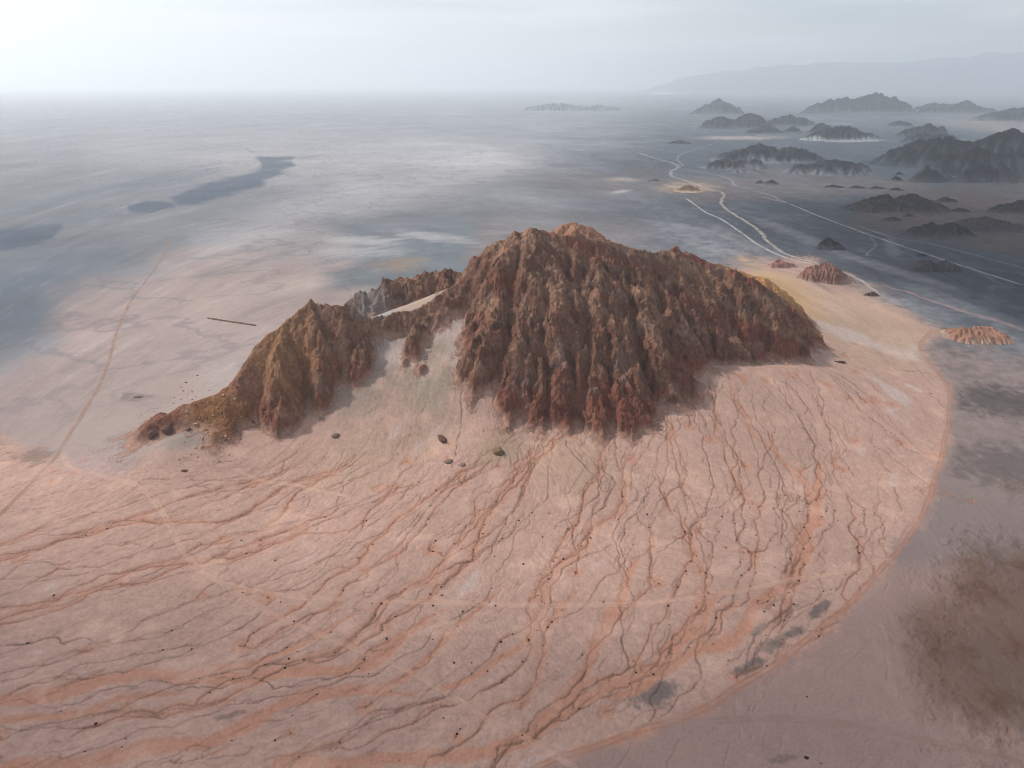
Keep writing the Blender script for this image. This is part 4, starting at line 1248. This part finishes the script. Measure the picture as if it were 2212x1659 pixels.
for s in range(3):
    vs, fs = shrub_mesh(60 + s)
    me = bpy.data.meshes.new('desert_shrub')
    me.from_pydata([tuple(p) for p in vs], [], [tuple(dict.fromkeys(f)) for f in fs])
    me.materials.append(MAT_SHRUB)
    o = bpy.data.objects.new('desert_shrub', me)
    COL.objects.link(o)
    shrubs.append(o)
shapes_all['shrub'] = shrubs
pts = np.concatenate(tracks)
pts = pts[RNG.permutation(len(pts))]
u_, v_ = project(pts[:, 0], pts[:, 1], ground_z(pts[:, 0], pts[:, 1]))
dens = np.exp(-((u_ - 1350) / 420) ** 2 - ((v_ - 1230) / 150) ** 2) + .8 * np.exp(-((u_ - 780) / 330) ** 2 - ((v_ - 1440) / 90) ** 2) + .12 * (v_ > 1100) * (u_ < 1850) + .35 * np.exp(-((u_ - 1740) / 90) ** 2 - ((v_ - 1130) / 100) ** 2)
okp = (RNG.random(len(pts)) < dens) & (u_ > 60) & (u_ < 1900) & (v_ > 1030) & (v_ < 1650)
sp = pts[okp][:1500]
su, sv = u_[okp][:1500], v_[okp][:1500]
taken = []
for (x, y), pu, pv in zip(sp, su, sv):
    if any((x - a) ** 2 + (y - b) ** 2 < 49 for a, b in taken):
        continue
    if len(taken) >= 285:
        break
    taken.append((x, y))
    x, y = x + rnd.gauss(0, 1.5), y + rnd.gauss(0, 1.5)
    size = .65 + .6 * rnd.random() ** 2
    where = 'in the washes of the lower left fan' if pu < 1000 else ('in the wide orange wash at the right of the fan' if pu > 1660 else 'along the gullies of the middle fan')
    put('shrub', rnd.randrange(3), x, y, float(surface_z(np.array([x]), np.array([y]))[0]) - .1, size, 'small dark round shrub ' + where, 'shrub', 'shrubs ' + where)

# long low wall on the plain
def low_wall():
    x0, y0 = on_plane(449, 686, 3); x1, y1 = on_plane(552, 704, 3)
    n = 70
    vs, fs = [], []
    ux, uy = (x1 - x0), (y1 - y0)
    L = math.hypot(ux, uy); ux /= L; uy /= L
    for i in range(n + 1):
        t = i / n
        x, y = x0 + (x1 - x0) * t, y0 + (y1 - y0) * t
        z = float(surface_z(np.array([x]), np.array([y]))[0])
        h = 2.6 + .9 * float(gnoise(np.array([t * 14]), np.array([.3]), 5)[0])
        w = 1.6 + .4 * float(gnoise(np.array([t * 11]), np.array([7.3]), 6)[0])
        for o_, hh in ((-w * 1.5, -.5), (-w, h * .8), (-w * .4, h), (w * .4, h), (w, h * .8), (w * 1.5, -.5)):
            vs.append([x - uy * o_, y + ux * o_, z + hh])
    for i in range(n):
        for k in range(5):
            a = i * 6 + k
            fs.append([a, a + 1, a + 7, a + 6])
    fs.append([0, 1, 2, 5]); fs.append([2, 3, 4, 5])
    e = n * 6
    fs.append([e, e + 5, e + 2, e + 1]); fs.append([e + 2, e + 5, e + 4, e + 3])
    o = mesh_object('earth_wall', vs, fs, MAT_BOULDER, np.broadcast_to(lin(98, 66, 56), (len(vs), 3)), smooth_shade=False)
    tag(o, 'long low dark earth wall lying alone on the pale plain left of the mountain', 'wall')
low_wall()

# ------------------------------------------------------------------ unseen clouds above the haze, added for their shade
def shade_cloud():
    """a deck of puffs at 3 km, added out of view to shade the right-hand plain and the near edge of the fan"""
    h = 3000.0
    k = h / tan(SUN_EL)
    ox, oy = k * sin(SUN_AZ), k * cos(SUN_AZ)
    cell = 26.0
    X, Y = np.meshgrid(np.arange(-1500, 5600, cell).astype(f32), np.arange(0, 4000, cell).astype(f32))
    cover = np.maximum((.60) * smooth(700, 1300, X - .05 * Y + 120 * fbm(X / 700, Y / 700, 3, 951)) * smooth(3900, 2600, Y),
                       .52 * smooth(640, 330, Y - .28 * np.abs(X - 60) + 90 * fbm(X / 400, Y / 400, 3, 952)))
    n = fbm(X / 110, Y / 110, 3, 950)
    rank = .5 + .5 * np.tanh(2.6 * n)                     # roughly even between 0 and 1
    t = cover - rank
    th = np.clip(t, 0, .5) * 120
    body = (t > 0)
    j, i_ = body.shape
    top = np.stack([X + ox, Y + oy, h + th * 1.6], -1).reshape(-1, 3)
    low = np.stack([X + ox, Y + oy, h - th * .5], -1).reshape(-1, 3)
    f = grid_faces(j, i_)
    n0 = len(top)
    f = np.concatenate([f, f[:, ::-1] + n0])
    v, f, _ = keep_faces(np.concatenate([top, low]), f, np.concatenate([body.ravel()] * 2))
    m = bpy.data.materials.new('shade_cloud')
    m.use_nodes = True
    b = m.node_tree.nodes['Principled BSDF']
    b.inputs['Base Color'].default_value = (.9, .9, .9, 1)
    b.inputs['Roughness'].default_value = 1
    b.inputs['Alpha'].default_value = .75
    tag(mesh_object('shade_cloud', v, f, m), 'grey white clouds added out of view to shade the desert', 'shade_cloud', kind='stuff')
shade_cloud()

# ------------------------------------------------------------------ haze
def haze():
    m = bpy.data.materials.new('haze')
    m.use_nodes = True
    n, l = m.node_tree.nodes, m.node_tree.links
    n.clear()
    out = n.new('ShaderNodeOutputMaterial')
    pv = n.new('ShaderNodeVolumePrincipled')
    pv.inputs['Color'].default_value = (0.86, 0.925, 0.975, 1)
    pv.inputs['Density'].default_value = 4.6e-5
    pv.inputs['Anisotropy'].default_value = 0.45
    l.new(pv.outputs[0], out.inputs['Volume'])
    me = bpy.data.meshes.new('haze')
    B, z0, z1 = 99000.0, -60.0, 2750.0
    vs = [(x, y, z) for z in (z0, z1) for y in (-B, B) for x in (-B, B)]
    me.from_pydata(vs, [], [(0, 2, 3, 1), (4, 5, 7, 6), (0, 1, 5, 4), (2, 6, 7, 3), (0, 4, 6, 2), (1, 3, 7, 5)])
    me.materials.append(m)
    o = bpy.data.objects.new('haze', me)
    COL.objects.link(o)
    tag(o, 'pale blue haze over the whole desert', 'haze', kind='stuff')
haze()
